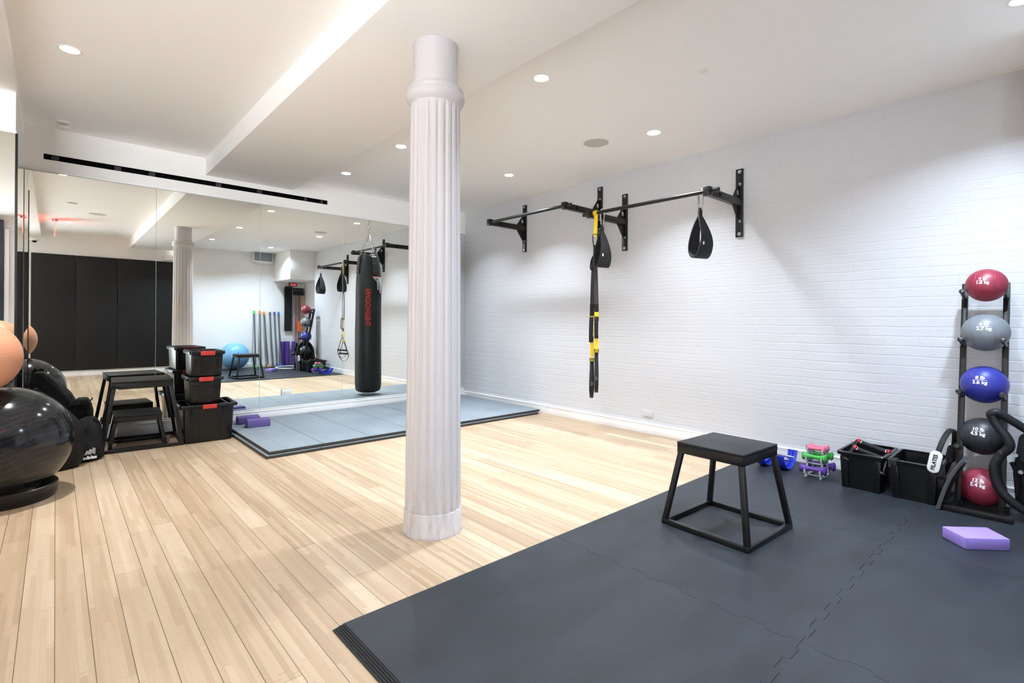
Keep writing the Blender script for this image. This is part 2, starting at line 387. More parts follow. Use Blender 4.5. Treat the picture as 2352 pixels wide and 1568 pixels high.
# skirting
struct(G().box((BX-.009, 3.13, .055), (.018, 5.95, .11), .003).box((BX-.011, 3.13, .100), (.022, 5.95, .014), .003).box((BX-.010, 3.13, .085), (.020, 5.95, .004)).put('baseboard_right', M['trim']))
struct(G().box((2.18, MY+.001, .070), (4.74, .026, .14), .003).box((2.18, MY-.003, .128), (4.74, .026, .010), .003).put('baseboard_far', M['trim']))
struct(G().box((3.45, SY+.008, .055), (2.6, .016, .11), .003).put('baseboard_back', M['trim']))
struct(G().box((.415, PY+.010, .055), (3.27, .020, .11), .003).put('baseboard_back', M['trim']))
struct(G().box((-2.71, 5.042, .055), (4.98, .014, .11), .003).put('baseboard_left', M['trim']))
# channels that hold the mirrors
struct(G().box((2.18, MY+.002, 2.459), (4.74, .024, .018), .003).put('trim_4', M['trim']))
struct(G().box((2.18, MY+.002, .149), (4.74, .024, .012), .002).put('trim_5', M['trim']))
struct(G().box((-1.1, 5.036, 2.472), (1.78, .020, .022), .003).put('trim_6', M['trim']))

# mirror panels: things of their own, each with a dark ground edge
xs = [-.2055, .741, 1.703, 2.661, 3.62, 4.556]
which = ['leftmost of the five tall mirror panels on the far wall', 'second tall mirror panel from the left on the far wall, behind the black bin stack',
         'middle tall mirror panel on the far wall, with a socket at its foot', 'tall mirror panel on the far wall showing the hanging punching bag', 'rightmost tall mirror panel, between the column and the brick wall']
for a, b_, w in zip(xs, xs[1:], which):
    t = thing('mirror_panel', w, 'mirror', ((a+b_)/2, MY, .155), 0, 'mirror panels along the far wall')
    W = b_-a-.003; H = 2.295
    G().box((0, .0061, H/2), (W+.0035, .006, H)).put('edge', M['mirror_edge'], t)
    b = bmesh.new(); q = [b.verts.new(p) for p in ((-W/2+.0003, .003, .001), (W/2-.0003, .003, .001), (W/2-.0003, .003, H-.001), (-W/2+.0003, .003, H-.001))]; b.faces.new(q)
    gg = G(); gg._merge(b); gg.put('glass', M['mirror'], t)
t = thing('mirror_panel', 'tall mirror on the face of the left wall return, behind the peach ball', 'mirror', (-.712, 5.03, .115), 0, 'mirror panels on the left return')
G().box((0, .0061, 1.175), (1.0, .006, 2.35)).put('edge', M['mirror_edge'], t)
G().box((.502, .006, 1.175), (.014, .014, 2.35), .002).put('corner_bead', M['plastic_matte'], t)
b = bmesh.new(); b.faces.new([b.verts.new(p) for p in ((-.498, .003, .002), (.494, .003, .002), (.494, .003, 2.348), (-.498, .003, 2.348))]); gg = G(); gg._merge(b); gg.put('glass', M['mirror'], t)
t = thing('mirror_panel', 'narrow mirror on the side of the left wall return, beside the corner', 'mirror', (-.207, 5.567, .115), 0, 'mirror panels on the left return')
G().box((-.0035, 0, 1.175), (.006, 1.066, 2.35)).put('edge', M['mirror_edge'], t)
b = bmesh.new(); b.faces.new([b.verts.new(p) for p in ((0, -.526, .002), (0, .538, .002), (0, .538, 2.348), (0, -.526, 2.348))]); gg = G(); gg._merge(b); gg.put('glass', M['mirror'], t)

# ------------------------------------------------------------------ column
t = thing('column', 'white fluted iron column standing in the middle of the wooden floor', 'column', (1.562, 2.375, 0))
G().lathe([(.165, 0), (.166, .008), (.160, .022), (.1585, .118), (.155, .126), (.150, .128)], 48).put('base', M['column'], t)
def flute(k, r, z):
    ph = (k % 12)/12.
    d = .5-.5*math.cos(2*math.pi*min(1, max(0, (ph-.16)/.68))) if .16 < ph < .84 else 0
    e = min(1, max(0, (2.335-z)/.03))
    return r-.0085*d*e
G().lathe([(.1535-.0175*k/30, .125+2.20*k/30) for k in range(30)]+[(.1362, 2.29), (.136, 2.305), (.136, 2.315), (.136, 2.325), (.136, 2.335), (.137, 2.345)], 240, None, flute).put('shaft', M['column'], t, 50)
G().lathe([(.136, 2.335), (.146, 2.345), (.157, 2.360), (.161, 2.376), (.157, 2.392), (.150, 2.397), (.153, 2.404), (.156, 2.414), (.152, 2.424), (.136, 2.434), (.124, 2.437)], 64).put('capital', M['column'], t)
G().lathe([(.1215, 2.43), (.1215, 2.662), (.124, 2.668)], 48).put('neck', M['column'], t)

# ------------------------------------------------------------------ black rubber tiles
XE = [.770, 1.980, 3.224, 4.545]; YE = [1.832, .645, -.575, SY+.018]
def seam(a, b_, fixed, along):
    """zig-zag joint shared by two tiles"""
    n = max(2, round(abs(b_-a)/.085)); s = (b_-a)/n; P = [(a, fixed), (a+s*.5, fixed)]
    for k in range(n-1):
        o = .011 if k % 2 else -.011; c = a+s*(k+1)
        P += [(c-s*.44, fixed+o), (c+s*.44, fixed+o)]
    P += [(b_-s*.5, fixed), (b_, fixed)]
    return [(q, w) if along == 'x' else (w, q) for q, w in P]
names = {(0, 0): 'black rubber floor tile with a ribbed edge, nearest the bare column', (1, 0): 'black rubber floor tile under the black jump box', (2, 0): 'black rubber floor tile holding the dumbbell tree and open bins',
         (0, 1): 'black rubber floor tile at the bottom edge of the photo', (1, 1): 'empty black rubber floor tile in front of the jump box, at lower right', (2, 1): 'black rubber floor tile under the lilac foam pad and ball rack',
         (0, 2): 'black rubber floor tile along the back wall, farthest from the brick wall', (1, 2): 'black rubber floor tile along the back wall under the blue ball', (2, 2): 'black rubber floor tile along the back wall under the row of padded bars'}
e = .0009
for i in range(3):
    for j in range(3):
        if j == 2 and i == 0: continue
        x0, x1, y1, y0 = XE[i], XE[i+1], YE[j], YE[j+1]
        P = []
        bot = seam(x0, x1, y0, 'x') if j < 2 else [(x0, y0), (x1, y0)]
        right = seam(y0, y1, x1, 'y') if i < 2 else [(x1, y0), (x1, y1)]
        top = seam(x0, x1, y1, 'x')[::-1] if j > 0 else [(x1, y1), (x0, y1)]
        left = seam(y0, y1, x0, 'y')[::-1] if i > 0 else [(x0, y1), (x0, y0)]
        ins = lambda L, dx, dy: [(px+dx, py+dy) for px, py in L]
        for L, d in ((bot, (0, e)), (right, (-e, 0)), (top, (0, -e)), (left, (e, 0))): P += ins(L, *d)
        Q = []
        for p_ in P:
            if not Q or (Vector(p_)-Vector(Q[-1])).length > .003: Q.append(p_)
        if (Vector(Q[0])-Vector(Q[-1])).length < .003: Q.pop()
        if i == 0 and j == 0:
            Q = [((.812 if abs(px-x0) < .02 else px), py) for px, py in Q]
        t = thing('floor_tile', names[(i, j)], 'floor tile', ((x0+x1)/2, (y0+y1)/2, 0), 0, 'black rubber floor tiles')
        cx, cy = (x0+x1)/2, (y0+y1)/2
        G().prism([(a-cx, b_-cy) for a, b_ in Q], .012).put('slab', M['rubber'], t, 30)
        if i == 0:
            g = G(); 
            if j == 0:
                for k in range(5): g.box((x0+.003+.0085*k-cx, 0, .0022+.0009*k), (.0074, y1-y0-.002, .0044+.0018*k), .001)
                g.box((.79-cx, 0, .002), (.044, y1-y0-.002, .004)); g.put('ribbed_edge', M['rubber_black'], t)

# ------------------------------------------------------------------ stacked gym mats by the mirrors
def gym_mat(label, x0, x1, y0, y1, z0, h):
    t = thing('gym_mat', label, 'mat', ((x0+x1)/2, (y0+y1)/2, z0), 0, 'grey gym mats by the mirrors')
    n = 7; W = (x1-x0)/n
    for k in range(n):
        G().box(((k+.5)*W-(x1-x0)/2, 0, h/2), (W-.0015, y1-y0, h), .004).put('panel', M['foam_mat'], t)
gym_mat('lower of the two grey foam mats on the floor along the mirrors', 1.300, 4.470, 4.448, 6.080, 0, .026)
gym_mat('upper of the two grey foam mats, under the purple yoga blocks', 1.324, 4.510, 4.466, 6.085, .0265, .029)

# ------------------------------------------------------------------ ceiling fittings
def downlight(label, x, y, z, r=.052, power=30, col=(1, .97, .93), spread=104):
    t = thing('downlight', label, 'ceiling light', (x, y, z), 0, 'recessed ceiling lights')
    G().lathe([(r+.009, 0), (r+.009, -.003), (r+.004, -.0045), (r-.002, -.003), (r-.006, .0)], 40).put('trim_ring', M['white_plastic'], t)
    G().lathe([(0, -.0012), (r-.004, -.0012), (r-.004, .0), (0, .0)], 40).put('lens', M['lens'], t)
    L = bpy.data.lights.new('lamp', 'AREA'); L.shape = 'DISK'; L.size = .085; L.energy = power; L.color = col; L.spread = R(spread)
    o = bpy.data.objects.new('lamp', L); COL.objects.link(o); o.parent = t; o.location = (0, 0, -.006)
    return t
WARM = (.97, .97, .95); NEU = (.84, .92, 1.0); COOL = (.70, .84, 1.0)
PW = 15.5
downlight('lit round ceiling light at far left, over the exercise balls', .06, 4.25, LZ, .052, PW, WARM)
downlight('lit round ceiling light nearest the photographer, right of the column', 2.40, 2.38, CZ, .052, PW, NEU)
downlight('lit round ceiling light whose edge meets the left side of the column', 2.385, 4.20, CZ, .052, PW, NEU)
downlight('lit round ceiling light nearest the mirror wall, left of the column', 2.378, 5.385, CZ, .052, PW*.8, NEU, 130)
downlight('lit round ceiling light over the far pull-up bar, near the brick wall', 3.735, 4.20, CZ, .052, PW, NEU)
downlight('ceiling light near the far corner, hidden behind the column', 3.735, 5.385, CZ, .052, PW*.7, NEU)
downlight('round ceiling light with a wide pale rim, beside the ceiling speaker', 3.80, 2.41, CZ, .058, PW*.85, NEU)
downlight('ceiling light over the rubber tiles, seen only in the mirror behind the column', 2.34, .56, CZ, .052, PW*2.1, COOL, 140)
downlight('ceiling light beside the boxed corner, seen only in the mirror', 3.58, .17, CZ, .052, PW*1.7, COOL, 135)
downlight('ceiling light beside the red exit sign, seen only in the mirror', .17, .38, LZ, .052, PW*.5, WARM)
def speaker(label, x, y, z, r):
    t = thing('ceiling_speaker', label, 'speaker', (x, y, z), 0, 'round ceiling speakers')
    G().lathe([(r+.012, 0), (r+.011, -.003), (r+.002, -.004), (r, -.001), (r, 0)], 48).put('rim', M['white_plastic'], t)
    G().lathe([(0, -.0025), (r-.001, -.0025), (r-.001, 0), (0, 0)], 48).put('grille', M['speaker'], t)
speaker('round flush speaker in the ceiling between the two right-hand lights', 3.635, 2.90, CZ, .110)
speaker('round ceiling speaker over the wooden floor at left, seen only in the mirror', .50, 1.62, LZ, .110)
t = thing('sprinkler_cover', 'small round ceiling cover seen only in the leftmost mirror panel', 'ceiling cover', (.18, 2.37, LZ))
G().lathe([(.062, 0), (.060, -.004), (.05, -.006), (0, -.006)], 32).put('plate', M['speaker'], t)
t = thing('sprinkler_cover', 'pale sprinkler cap beside the long black slot, by the mirror wall', 'ceiling cover', (3.1, 1.6, CZ))
G().lathe([(.03, 0), (.03, -.003), (0, -.004)], 24).put('plate', M['white_plastic'], t); t['label'] = 'tiny round sprinkler cover in the right ceiling, seen only in the mirror'
# two small plates on the ceiling above the slot
for nm, lab, x, y, marks in (('alarm_plate', 'small pale ceiling plate with chevron marks, farther from the mirrors', .044, 5.86, 1), ('alarm_plate', 'small blank pale ceiling plate, the one closer to the mirrors', .040, 6.02, 0)):
    t = thing(nm, lab, 'alarm', (x, y, LZ), 0, 'alarm plates on the ceiling')
    G().box((0, 0, -.006), (.078, .105, .012), .003).put('housing', M['white_plastic'], t)
    if marks:
        for k in (-.012, .014): G().bar((-.016, k+.010, -.0125), (.0005, k-.006, -.0125), .004, .001).bar((-.0005, k-.006, -.0125), (.016, k+.010, -.0125), .004, .001).put('chevron', M['dark_grey'], t)
        G().box((-.026, .018, -.0125), (.004, .012, .001)).put('lens', M['dark_grey'], t); G().box((.026, -.014, -.0125), (.004, .02, .001)).put('slit', M['dark_grey'], t)
    else:
        for y_ in (.03, -.03): G().box((-.003, y_, -.0125), (.010, .004, .001)).put('slit', M['dark_grey'], t)
# linear slot diffuser
t = thing('air_slot', 'long black air slot in the white wall above the mirrors', 'vent', ((SX0+SX1)/2, yw, (SZ0+SZ1)/2))
W = SX1-SX0; H = SZ1-SZ0
g = G(); g.box((0, .07, 0), (W, .004, H)).box((0, .036, H/2-.001), (W, .07, .002)).box((0, .036, -H/2+.001), (W, .07, .002)).box((-W/2+.001, .036, 0), (.002, .07, H)).box((W/2-.001, .036, 0), (.002, .07, H)).put('lining', M['slot'], t)
G().box((0, -.001, -H/2-.002), (W, .006, .003)).put('lip', M['trim'], t)
for f in (.03, .205, .31, .54, .70, .90, .975): G().box((-W/2+W*f, .03, 0), (.05 if f < .9 else .03, .03, H-.006)).put('bracket', M['bracket'], t)
# sockets and plates
def outlet(name, label, loc, rz, col='white_plastic', painted=False):
    t = thing(name, label, 'outlet', loc, rz)
    w, h = (.115, .072)
    G().box((0, -.003, 0), (w, .006, h), .002).put('plate', M[col], t)
    if painted: return t
    G().box((0, -.0068, 0), (.068, .002, .034), .0008).put('receptacle', M['white_plastic'], t)
    g = G()
    for s in (-1, 1):
        g.box((s*.019-.008, -.0082, .006), (.009, .001, .0025)).box((s*.019-.008, -.0082, -.006), (.008, .001, .0025)).cyl((s*.019+.004, -.0077, 0), (s*.019+.004, -.0087, 0), .0028, 10)
    g.put('slots', M['black_ink'], t)
    for s in (-1, 1): G().cyl((s*.048, -.0055, 0), (s*.048, -.0075, 0), .0032, 10).put('screw', M['zinc'], t)
    return t
outlet('wall_socket', 'white double socket at the foot of the middle mirror panel', (1.995, MY-.002, .316), 0)
outlet('socket_cover', 'painted-over blank plate low on the white brick wall', (BX-.004, 2.94, .21), R(-90), 'brick_paint', True)
# ------------------------------------------------------------------ jump boxes (steel frames with a padded top)
def jump_box(label, loc, rz, base, top, H, tube=.028, group=None):
    t = thing('jump_box', label, 'jump box', loc, rz, group)
    bx, by = base[0]/2-tube/2, base[1]/2-tube/2; tx, ty = top[0]/2-tube/2-.004, top[1]/2-tube/2-.004
    for s in (-1, 1):
        G().box((0, s*by, tube/2), (base[0], tube, tube), .003).put('base_rail', M['steel_black'], t)
        G().box((s*bx, 0, tube/2), (tube, base[1]-2*tube, tube), .003).put('base_rail', M['steel_black'], t)
        for q in (-1, 1):
            G().bar((s*bx, q*by, tube*.6), (s*tx, q*ty, H-.045), tube, tube, .003, up=(1, 0, 0)).put('leg', M['steel_black'], t)
    g = G()
    for s in (-1, 1): g.box((0, s*(top[1]/2-.003), H-.038), (top[0], .006, .048), .001).box((s*(top[0]/2-.003), 0, H-.038), (.006, top[1], .048), .001)
    g.box((0, 0, H-.017), (top[0], top[1], .006)).put('skirt', M['steel_black'], t)
    G().box((0, 0, H-.007), (top[0]+.004, top[1]+.004, .014), .004).put('top_pad', M['rubber_black'], t)
    return t
jump_box('black steel jump box standing alone on the black rubber tiles', (2.805, 1.297, .012), R(-2.8), (.512, .500), (.392, .378), .466)
jump_box('tall black step box nearest the mirrors, beside the black bin stack', (.598, 5.775, 0), R(-3), (.60, .60), (.445, .46), .605, group='nested step boxes')
jump_box('low black step box tucked inside the taller step box', (.562, 5.742, .0005), R(-3), (.425, .40), (.35, .37), .305, .026, group='nested step boxes')

# ------------------------------------------------------------------ medicine ball rack and balls
RKX, RKY = 4.06, .372
t = thing('ball_rack', 'tall black rack holding a column of medicine balls against the brick wall', 'ball rack', (RKX, RKY, .012))
for s in (-1, 1):
    y = s*.098
    G().bar((.115, y, .02), (.385, y*1.0, 1.40), .042, .030, .002, up=(0, 1, 0)).put('upright', M['steel_black'], t)
    G().box((.20, y*1.1, .02), (.44, .034, .034), .003).put('foot', M['steel_black'], t)
    for k in (.03, .10): G().cyl((.02+k, y-.02, .036), (.02+k, y-.02, .062), .010, 10).put('knob', M['plastic'], t)
G().box((0, 0, .018), (.036, .31, .036), .003).put('front_rail', M['steel_black'], t)
G().box((.40, 0, .018), (.036, .25, .036), .003).put('rear_rail', M['steel_black'], t)
G().box((.385, 0, 1.385), (.030, .20, .030), .003).put('top_rail', M['steel_black'], t)
for z in (1.325, 1.02, .70, .375):
    xu = .115+.27*(z-.02)/1.38
    for s in (-1, 1):
        y = s*.098
        pg = G().cyl((xu-.005, y, z-.02), (xu-.155, y, z+.022), .0125, 16).put('peg', M['steel_black'], t)
        G().lathe([(.0125, 0), (.0145, .002), (.0135, .012), (0, .014)], 16, Matrix.Translation((xu-.150, y, z+.0205)) @ Matrix.Rotation(R(-74), 4, 'Y')).put('cap', M['plastic'], pg)

def on_ball(C, r, n, lift=.0012):
    n = Vector(n).normalized(); tt = Vector((0, 0, 1)).cross(n).normalized(); u = n.cross(tt)
    def fn(a, b_, c):
        d = (n+(tt*a+u*b_)/r).normalized(); return Vector(C)+d*(r+lift+c-.0006)
    return fn
def med_ball(label, loc, r, mat, lb, kg, n):
    t = thing('medicine_ball', label, 'medicine ball', loc, 0, 'medicine balls on the rack')
    G().ball((0, 0, 0), r, 56).put('shell', M[mat], t, 60)
    g = G()
    for s in (-1, 1):
        a = .42*r*s; q = math.sqrt(r*r-a*a)
        g.tube([(q*math.cos(2*math.pi*k/48), a*(1+.12*math.cos(4*math.pi*k/48)), q*math.sin(2*math.pi*k/48)) for k in range(48)], .0016, 6, True)
    g.put('seam', M[mat], t, 60)
    k = r/.115
    g = G(); f = on_ball((0, 0, 0), r, n)
    g.text(lb, .030*k, lambda a, b_, c: f(a, b_+.0145*k, c), .0008, .028, 1)
    g.text(kg, .030*k, lambda a, b_, c: f(a, b_-.0150*k, c), .0008, .028, 1)
    b = bmesh.new(); 
    for q in range(8):
        x0, x1 = -.034*k+q*.0085*k, -.034*k+(q+1)*.0085*k
        b.faces.new([b.verts.new(f(*p_, .0008)) for p_ in ((x0, -.0007), (x1, -.0007), (x1, .0007), (x0, .0007))])
    g._merge(b); g.put('weight_marking', M['white_ink'], t)
    return t
med_ball('red medicine ball marked 4 lb at the very top of the rack', (4.30, .358, 1.394), .101, 'med_red', '4 lb', '1.8 kg', (-1, .10, .26))
med_ball('grey medicine ball marked 6 lb, second from the top of the rack', (4.30, .361, 1.100), .1156, 'med_grey', '6 lb', '2.7 kg', (-1, -.02, .36))
med_ball('blue medicine ball marked 8 lb in the middle of the rack', (4.30, .365, .776), .1150, 'med_blue', '8 lb', '3.6 kg', (-1, .10, .32))
med_ball('black medicine ball marked 10 lb, partly behind the thick black handle', (4.28, .369, .456), .1128, 'med_black', '10 lb', '4.5 kg', (-1, .12, .40))
med_ball('red medicine ball marked 12 lb lying at the foot of the rack', (4.25, .369, .148), .1140, 'med_red', '12 lb', '5.4 kg', (-1, .09, .42))

# ------------------------------------------------------------------ oval exercise board with thick tube handles, leaning on the rack
t = thing('exercise_board', 'black oval exercise board with thick tube handles leaning on the ball rack', 'exercise board', (4.28, .10, .012))
E_ = lambda rx, rz, y, n=48, c=(.075, 0, .335): [(c[0]+rx*math.cos(2*math.pi*k/n), y, c[2]+rz*math.sin(2*math.pi*k/n)) for k in range(n)]
G().tube(E_(.195, .300, .045), .028, 14, True).put('rim', M['plastic_matte'], t)
g = G(); b = bmesh.new(); rings = []
for f_, y in ((1., .05), (.86, .030), (.6, .022), (.3, .020)): rings.append([b.verts.new(p_) for p_ in E_(.192*f_, .297*f_, y)])
for A, B_ in zip(rings, rings[1:]):
    for k in range(48): b.faces.new((A[k], A[(k+1) % 48], B_[(k+1) % 48], B_[k]))
b.faces.new(rings[-1]); bmesh.ops.solidify(b, geom=b.faces[:], thickness=.012); g._merge(b); g.put('dish', M['plastic'], t, 50)
hx = -.175
loop = spline([(hx+.02, 0.1965, 0.573), (hx, 0.2194, 0.6042), (hx, 0.1913, 0.623), (hx+.02, 0.1289, 0.5782), (hx+.05, 0.0353, 0.5054)], 8)
G().tube(loop, .0225, 14).put('handle', M['rubber_black'], t)
loop = spline([(hx, 0.2174, 0.6011), (hx, 0.1965, 0.5522), (hx-.01, 0.1476, 0.4794), (hx-.01, 0.1393, 0.4273), (hx, 0.1757, 0.3753), (hx, 0.2038, 0.2973), (hx, 0.1893, 0.1984), (hx, 0.1393, 0.1256), (hx+.02, 0.0665, 0.0684), (hx+.05, -0.0168, 0.0372)], 8)
G().tube(loop, .0235, 14).put('handle', M['rubber_black'], t)
G().prism([(-.10, -.26), (.11, -.28), (.125, -.05), (.10, .16), (.02, .23), (-.09, .17), (-.115, .0)], .05, Matrix.Translation((hx+.06, 0.004, 0.3285)) @ Matrix.Rotation(R(90), 4, 'Z') @ Matrix.Rotation(R(90), 4, 'X'), .012).put('centre_panel', M['plastic_matte'], t)
G().tube(spline([(hx+.02, 0.1289, 0.3389), (hx+.03, 0.1029, 0.2557), (hx+.03, 0.1081, 0.162)], 8), .013, 10).put('handle', M['plastic'], t)
for p_ in ((hx-.01, 0.1133, 0.3909), (hx, 0.0925, 0.2973)): G().cyl(p_, (p_[0]-.018, p_[1], p_[2]), .011, 12).put('bolt', M['zinc'], t)
G().cyl((hx+.02, 0.0925, 0.3701), (hx-.06, 0.0613, 0.3545), .026, 16).put('knob', M['plastic'], t)
g = G()
for a, b_ in (((-.10, .36), (-.075, .40)), ((-.06, .36), (-.055, .395)), ((.04, .36), (.045, .40)), ((.075, .365), (.11, .365))): g.bar((a[0], .062, a[1]), (b_[0], .062, b_[1]), .010, .003)
g.put('orange_mark', M['orange_ink'], t)
for o in t.children: pass

# curved grey board on edge between the bin and the rack
t = thing('curved_board', 'grey curved board standing on end between the right bin and the rack', 'board', (4.03, .535, .012))
P = spline([(.012, .0), (-.012, .10), (-.040, .19), (-.072, .262), (-.105, .318)], 6); sc_ = [1.]*(len(P)-4)+[.98, .94, .86, .70]
G().sweep([(.065, p_[0], p_[1]+.005) for p_ in P], rrect(.150, .022, .006, 3), up=(1, 0, 0)).put('board', M['board_grey'], t, 50)
G().sweep([(.075, p_[0]-.016, p_[1]) for p_ in P[3:-4]], rrect(.130, .010, .003, 2), up=(1, 0, 0)).put('backing', M['plastic'], t, 50)

# lilac foam pad on the tiles
t = thing('foam_pad', 'lilac foam pad lying on the black tiles in front of the ball rack', 'foam pad', (3.552, .332, .012), 0)
q = [(3.525, .462), (3.418, .356), (3.568, .202), (3.688, .300)]
G().prism([(a-3.552, b_-.332) for a, b_ in q], .060, None, .006).put('block', M['lilac_foam'], t)

# ------------------------------------------------------------------ open bins and what is in them
def loft(g, loops, ring=False):
    b = bmesh.new(); rs = [[b.verts.new((x, y, z)) for x, y in P] for P, z in loops]
    for A, B_ in zip(rs, rs[1:]):
        n = len(A)
        for k in range(n): b.faces.new((A[k], A[(k+1) % n], B_[(k+1) % n], B_[k]))
    if ring:
        for k in range(len(rs[0])): b.faces.new((rs[-1][k], rs[-1][(k+1) % len(rs[0])], rs[0][(k+1) % len(rs[0])], rs[0][k]))
    else: b.faces.new(rs[0][::-1]); b.faces.new(rs[-1])
    bmesh.ops.recalc_face_normals(b, faces=b.faces); return g._merge(b)
def open_bin(label, loc):
    t = thing('storage_bin', label, 'bin', loc, 0, 'open black bins by the brick wall')
    o = lambda w, d, r=.02: rrect(w, d, r, 4)
    loft(G(), [(o(.36, .225), 0), (o(.375, .235), .12), (o(.392, .245), .232), (o(.392, .245), .236), (o(.384, .238), .236), (o(.366, .226), .12), (o(.352, .216), .008)]).put('tub', M['plastic'], t)
    loft(G(), [(o(.397, .250), .222), (o(.418, .272), .226), (o(.424, .278), .232), (o(.424, .278), .246), (o(.418, .272), .250), (o(.386, .240), .250), (o(.386, .240), .224), (o(.397, .250), .222)][:-1], True).put('rim', M['plastic'], t)
    # raised corner panels round a sunken front
    for s in (-1, 1):
        G().prism([(s*.070, .0), (s*.108, .0), (s*.118, .215), (s*.082, .215), (s*.074, .165)], .012, Matrix.Translation((-.179, 0, .002)) @ Matrix(((0, 0, -1, 0), (1, 0, 0, 0), (0, 1, 0, 0), (0, 0, 0, 1))) @ Matrix.Rotation(R(0), 4, 'X'), .001).xf(Matrix.Translation((-.179, 0, 0)) @ Matrix.Rotation(R(-4.0), 4, 'Y') @ Matrix.Translation((.179, 0, 0))).put('front_rib', M['plastic'], t)
    g = G()
    for s in (-1, 1): g.box((-.203, s*.088, .200), (.006, .004, .044))
    g.put('clip_rib', M['plastic'], t)
    return t
open_bin('open black bin holding two push-up bars, left of its pair', (4.285, .966, .012))
open_bin('open black bin holding the ring with white pads, beside the rack', (4.285, .679, .012))

def push_up_bar(label, loc, rz, tilt):
    t = thing('push_up_bar', label, 'push-up bar', loc, rz, 'push-up bars in the left bin'); t.rotation_euler = (tilt[0], tilt[1], rz)
    G().cyl((0, -.074, 0), (0, .074, 0), .0165, 20).put('grip', M['nylon'], t)
    g = G()
    for s in (-1, 1): g.cyl((0, s*.072, 0), (0, s*.080, 0), .018, 18)
    g.put('collar', M['zinc'], t)
    for s in (-1, 1):
        pt = spline([(0, s*.078, .000), (0, s*.092, .004), (0, s*.101, -.025), (0, s*.103, -.085)], 5)
        lg = G().sweep(pt, rrect(.036, .026, .008, 3), up=(1, 0, 0)).put('leg', M['plastic'], t, 50)
        G().ball((0, s*.089, .004), .0195, 20, None, (1.05, .9, 1.0)).put('end_cap', M['red_gloss'], lg)
        G().box((0, s*.103, -.092), (.150, .034, .016), .006).put('foot', M['plastic'], lg)
    return t
push_up_bar('push-up bar with red ends lying nearer the front rim of the left bin', (4.165, .930, .254), R(8), (R(16), R(14), R(4)))
push_up_bar('push-up bar with red ends lying behind its twin in the left bin', (4.290, .937, .280), R(8), (R(16), R(14), R(4)))

t = thing('pilates_ring', 'black flexible ring with white oval pads standing in the right bin', 'exercise ring', (4.262, .545, .312)); t.rotation_euler = (R(10), 0, R(-6))
G().sweep([(.172*math.cos(2*math.pi*k/56), 0, .165*math.sin(2*math.pi*k/56)) for k in range(56)], rrect(.030, .012, .005, 3), True, up=(0, 1, 0)).put('band', M['nylon'], t, 50)
for s in (-1, 1):
    Mx = Matrix.Translation((s*.187, 0, -.02)) @ Matrix.Rotation(R(90*s), 4, 'Y')
    pdm = G().prism([(p_[1], p_[0]) for p_ in rrect(.064, .142, .031, 6)], .016, Mx, .005).put('pad', M['white_plastic'], t, 50)
    G().prism([(p_[1], p_[0]) for p_ in rrect(.056, .118, .026, 6)], .012, Matrix.Translation((s*.155, 0, -.02)) @ Matrix.Rotation(R(90*s), 4, 'Y'), .004).put('inner_pad', M['nylon'], t, 50)
    if s < 0:
        G().text('PILATES', .029, lambda a, b_, c: (-.2035-c, b_*1.0, -.02+a), .0008, .03).put('lettering', M['black_ink'], pdm)
t = thing('foam_block', 'dark foam lump in the right bin beside the white ring pad', 'foam block', (4.125, .560, .225), R(20))
G().box((0, 0, 0), (.10, .055, .09), .018, Matrix.Rotation(R(18), 4, 'Y'), 3).put('foam', M['nylon'], t)
t = thing('strap_end', 'black strap end draped over the front left corner of the right bin', 'strap', (4.09, .785, .262))
G().ribbon([(-.022, .0, -.03), (-.020, .0, -.005), (0, 0, .006), (.03, -.004, .002), (.06, -.006, -.05)], .045, .006, (0, 1, 0)).put('webbing', M['nylon'], t)

# ------------------------------------------------------------------ dumbbell tree
t = thing('dumbbell_stand', 'small grey plastic dumbbell tree by the white skirting', 'dumbbell rack', (4.235, 1.272, .012))
for s in (-1, 1):
    y = s*.050
    g = G().bar((-.085, y, .012), (-.010, y, .215), .018, .012, .002, up=(0, 1, 0)).bar((.085, y, .012), (.010, y, .215), .018, .012, .002, up=(0, 1, 0)).box((0, y, .008), (.20, .016, .016), .003)
    g.put('side_frame', M['grey_plastic'], t)
    for z, x in ((.052, .092), (.135, .062), (.196, .038)):
        for q in (-1, 1): G().bar((q*(x-.03), y, z-.018), (q*(x+.022), y, z-.014), .016, .010, .002, up=(0, 1, 0)).bar((q*(x+.022), y, z-.02), (q*(x+.024), y, z+.012), .014, .008, .002, up=(0, 1, 0)).put('cradle', M['grey_plastic'], t)
for z, x in ((.018, -.075), (.018, .075), (.098, -.048), (.098, .048)): G().cyl((x, -.052, z), (x, .052, z), .006, 12).put('crossbar', M['grey_plastic'], t)
def dumbbell(label, loc, rz, L, R_, r, mat):
    t = thing('dumbbell', label, 'dumbbell', loc, rz, 'dumbbells on the grey stand')
    pr = []
    for k in range(-12, 13):
        f = k/12; a = abs(f); rad = r+(R_-r)*(max(0, (a-.25)/.75))**1.6
        if a > .97: rad = R_*.80
        elif a > .9: rad = R_*.97
        pr.append((rad, f*L/2))
    G().lathe([(0, -L/2-.001)]+pr+[(0, L/2+.001)], 28, Matrix.Rotation(R(90), 4, 'X')).put('body', M[mat], t, 60)
    return t
sx, sy, sz = 4.235, 1.272, .012
for (nm, mat, z, x, L, R_, r) in (('purple', 'violet', .066, .092, .170, .036, .0155), ('green', 'green', .150, .064, .158, .033, .0150), ('pink', 'pink', .207, .034, .122, .0265, .0130)):
    lev = dict(purple='on the lowest level', green='on the middle level', pink='on the top level')[nm]
    dumbbell(f'{nm} dumbbell {lev} of the grey stand, facing the room', (sx-x, sy, sz+z), R(2), L, R_, r, mat)
    dumbbell(f'{nm} dumbbell {lev} of the grey stand, on the brick wall side', (sx+x, sy-.004, sz+z), R(-1), L, R_, r, mat)

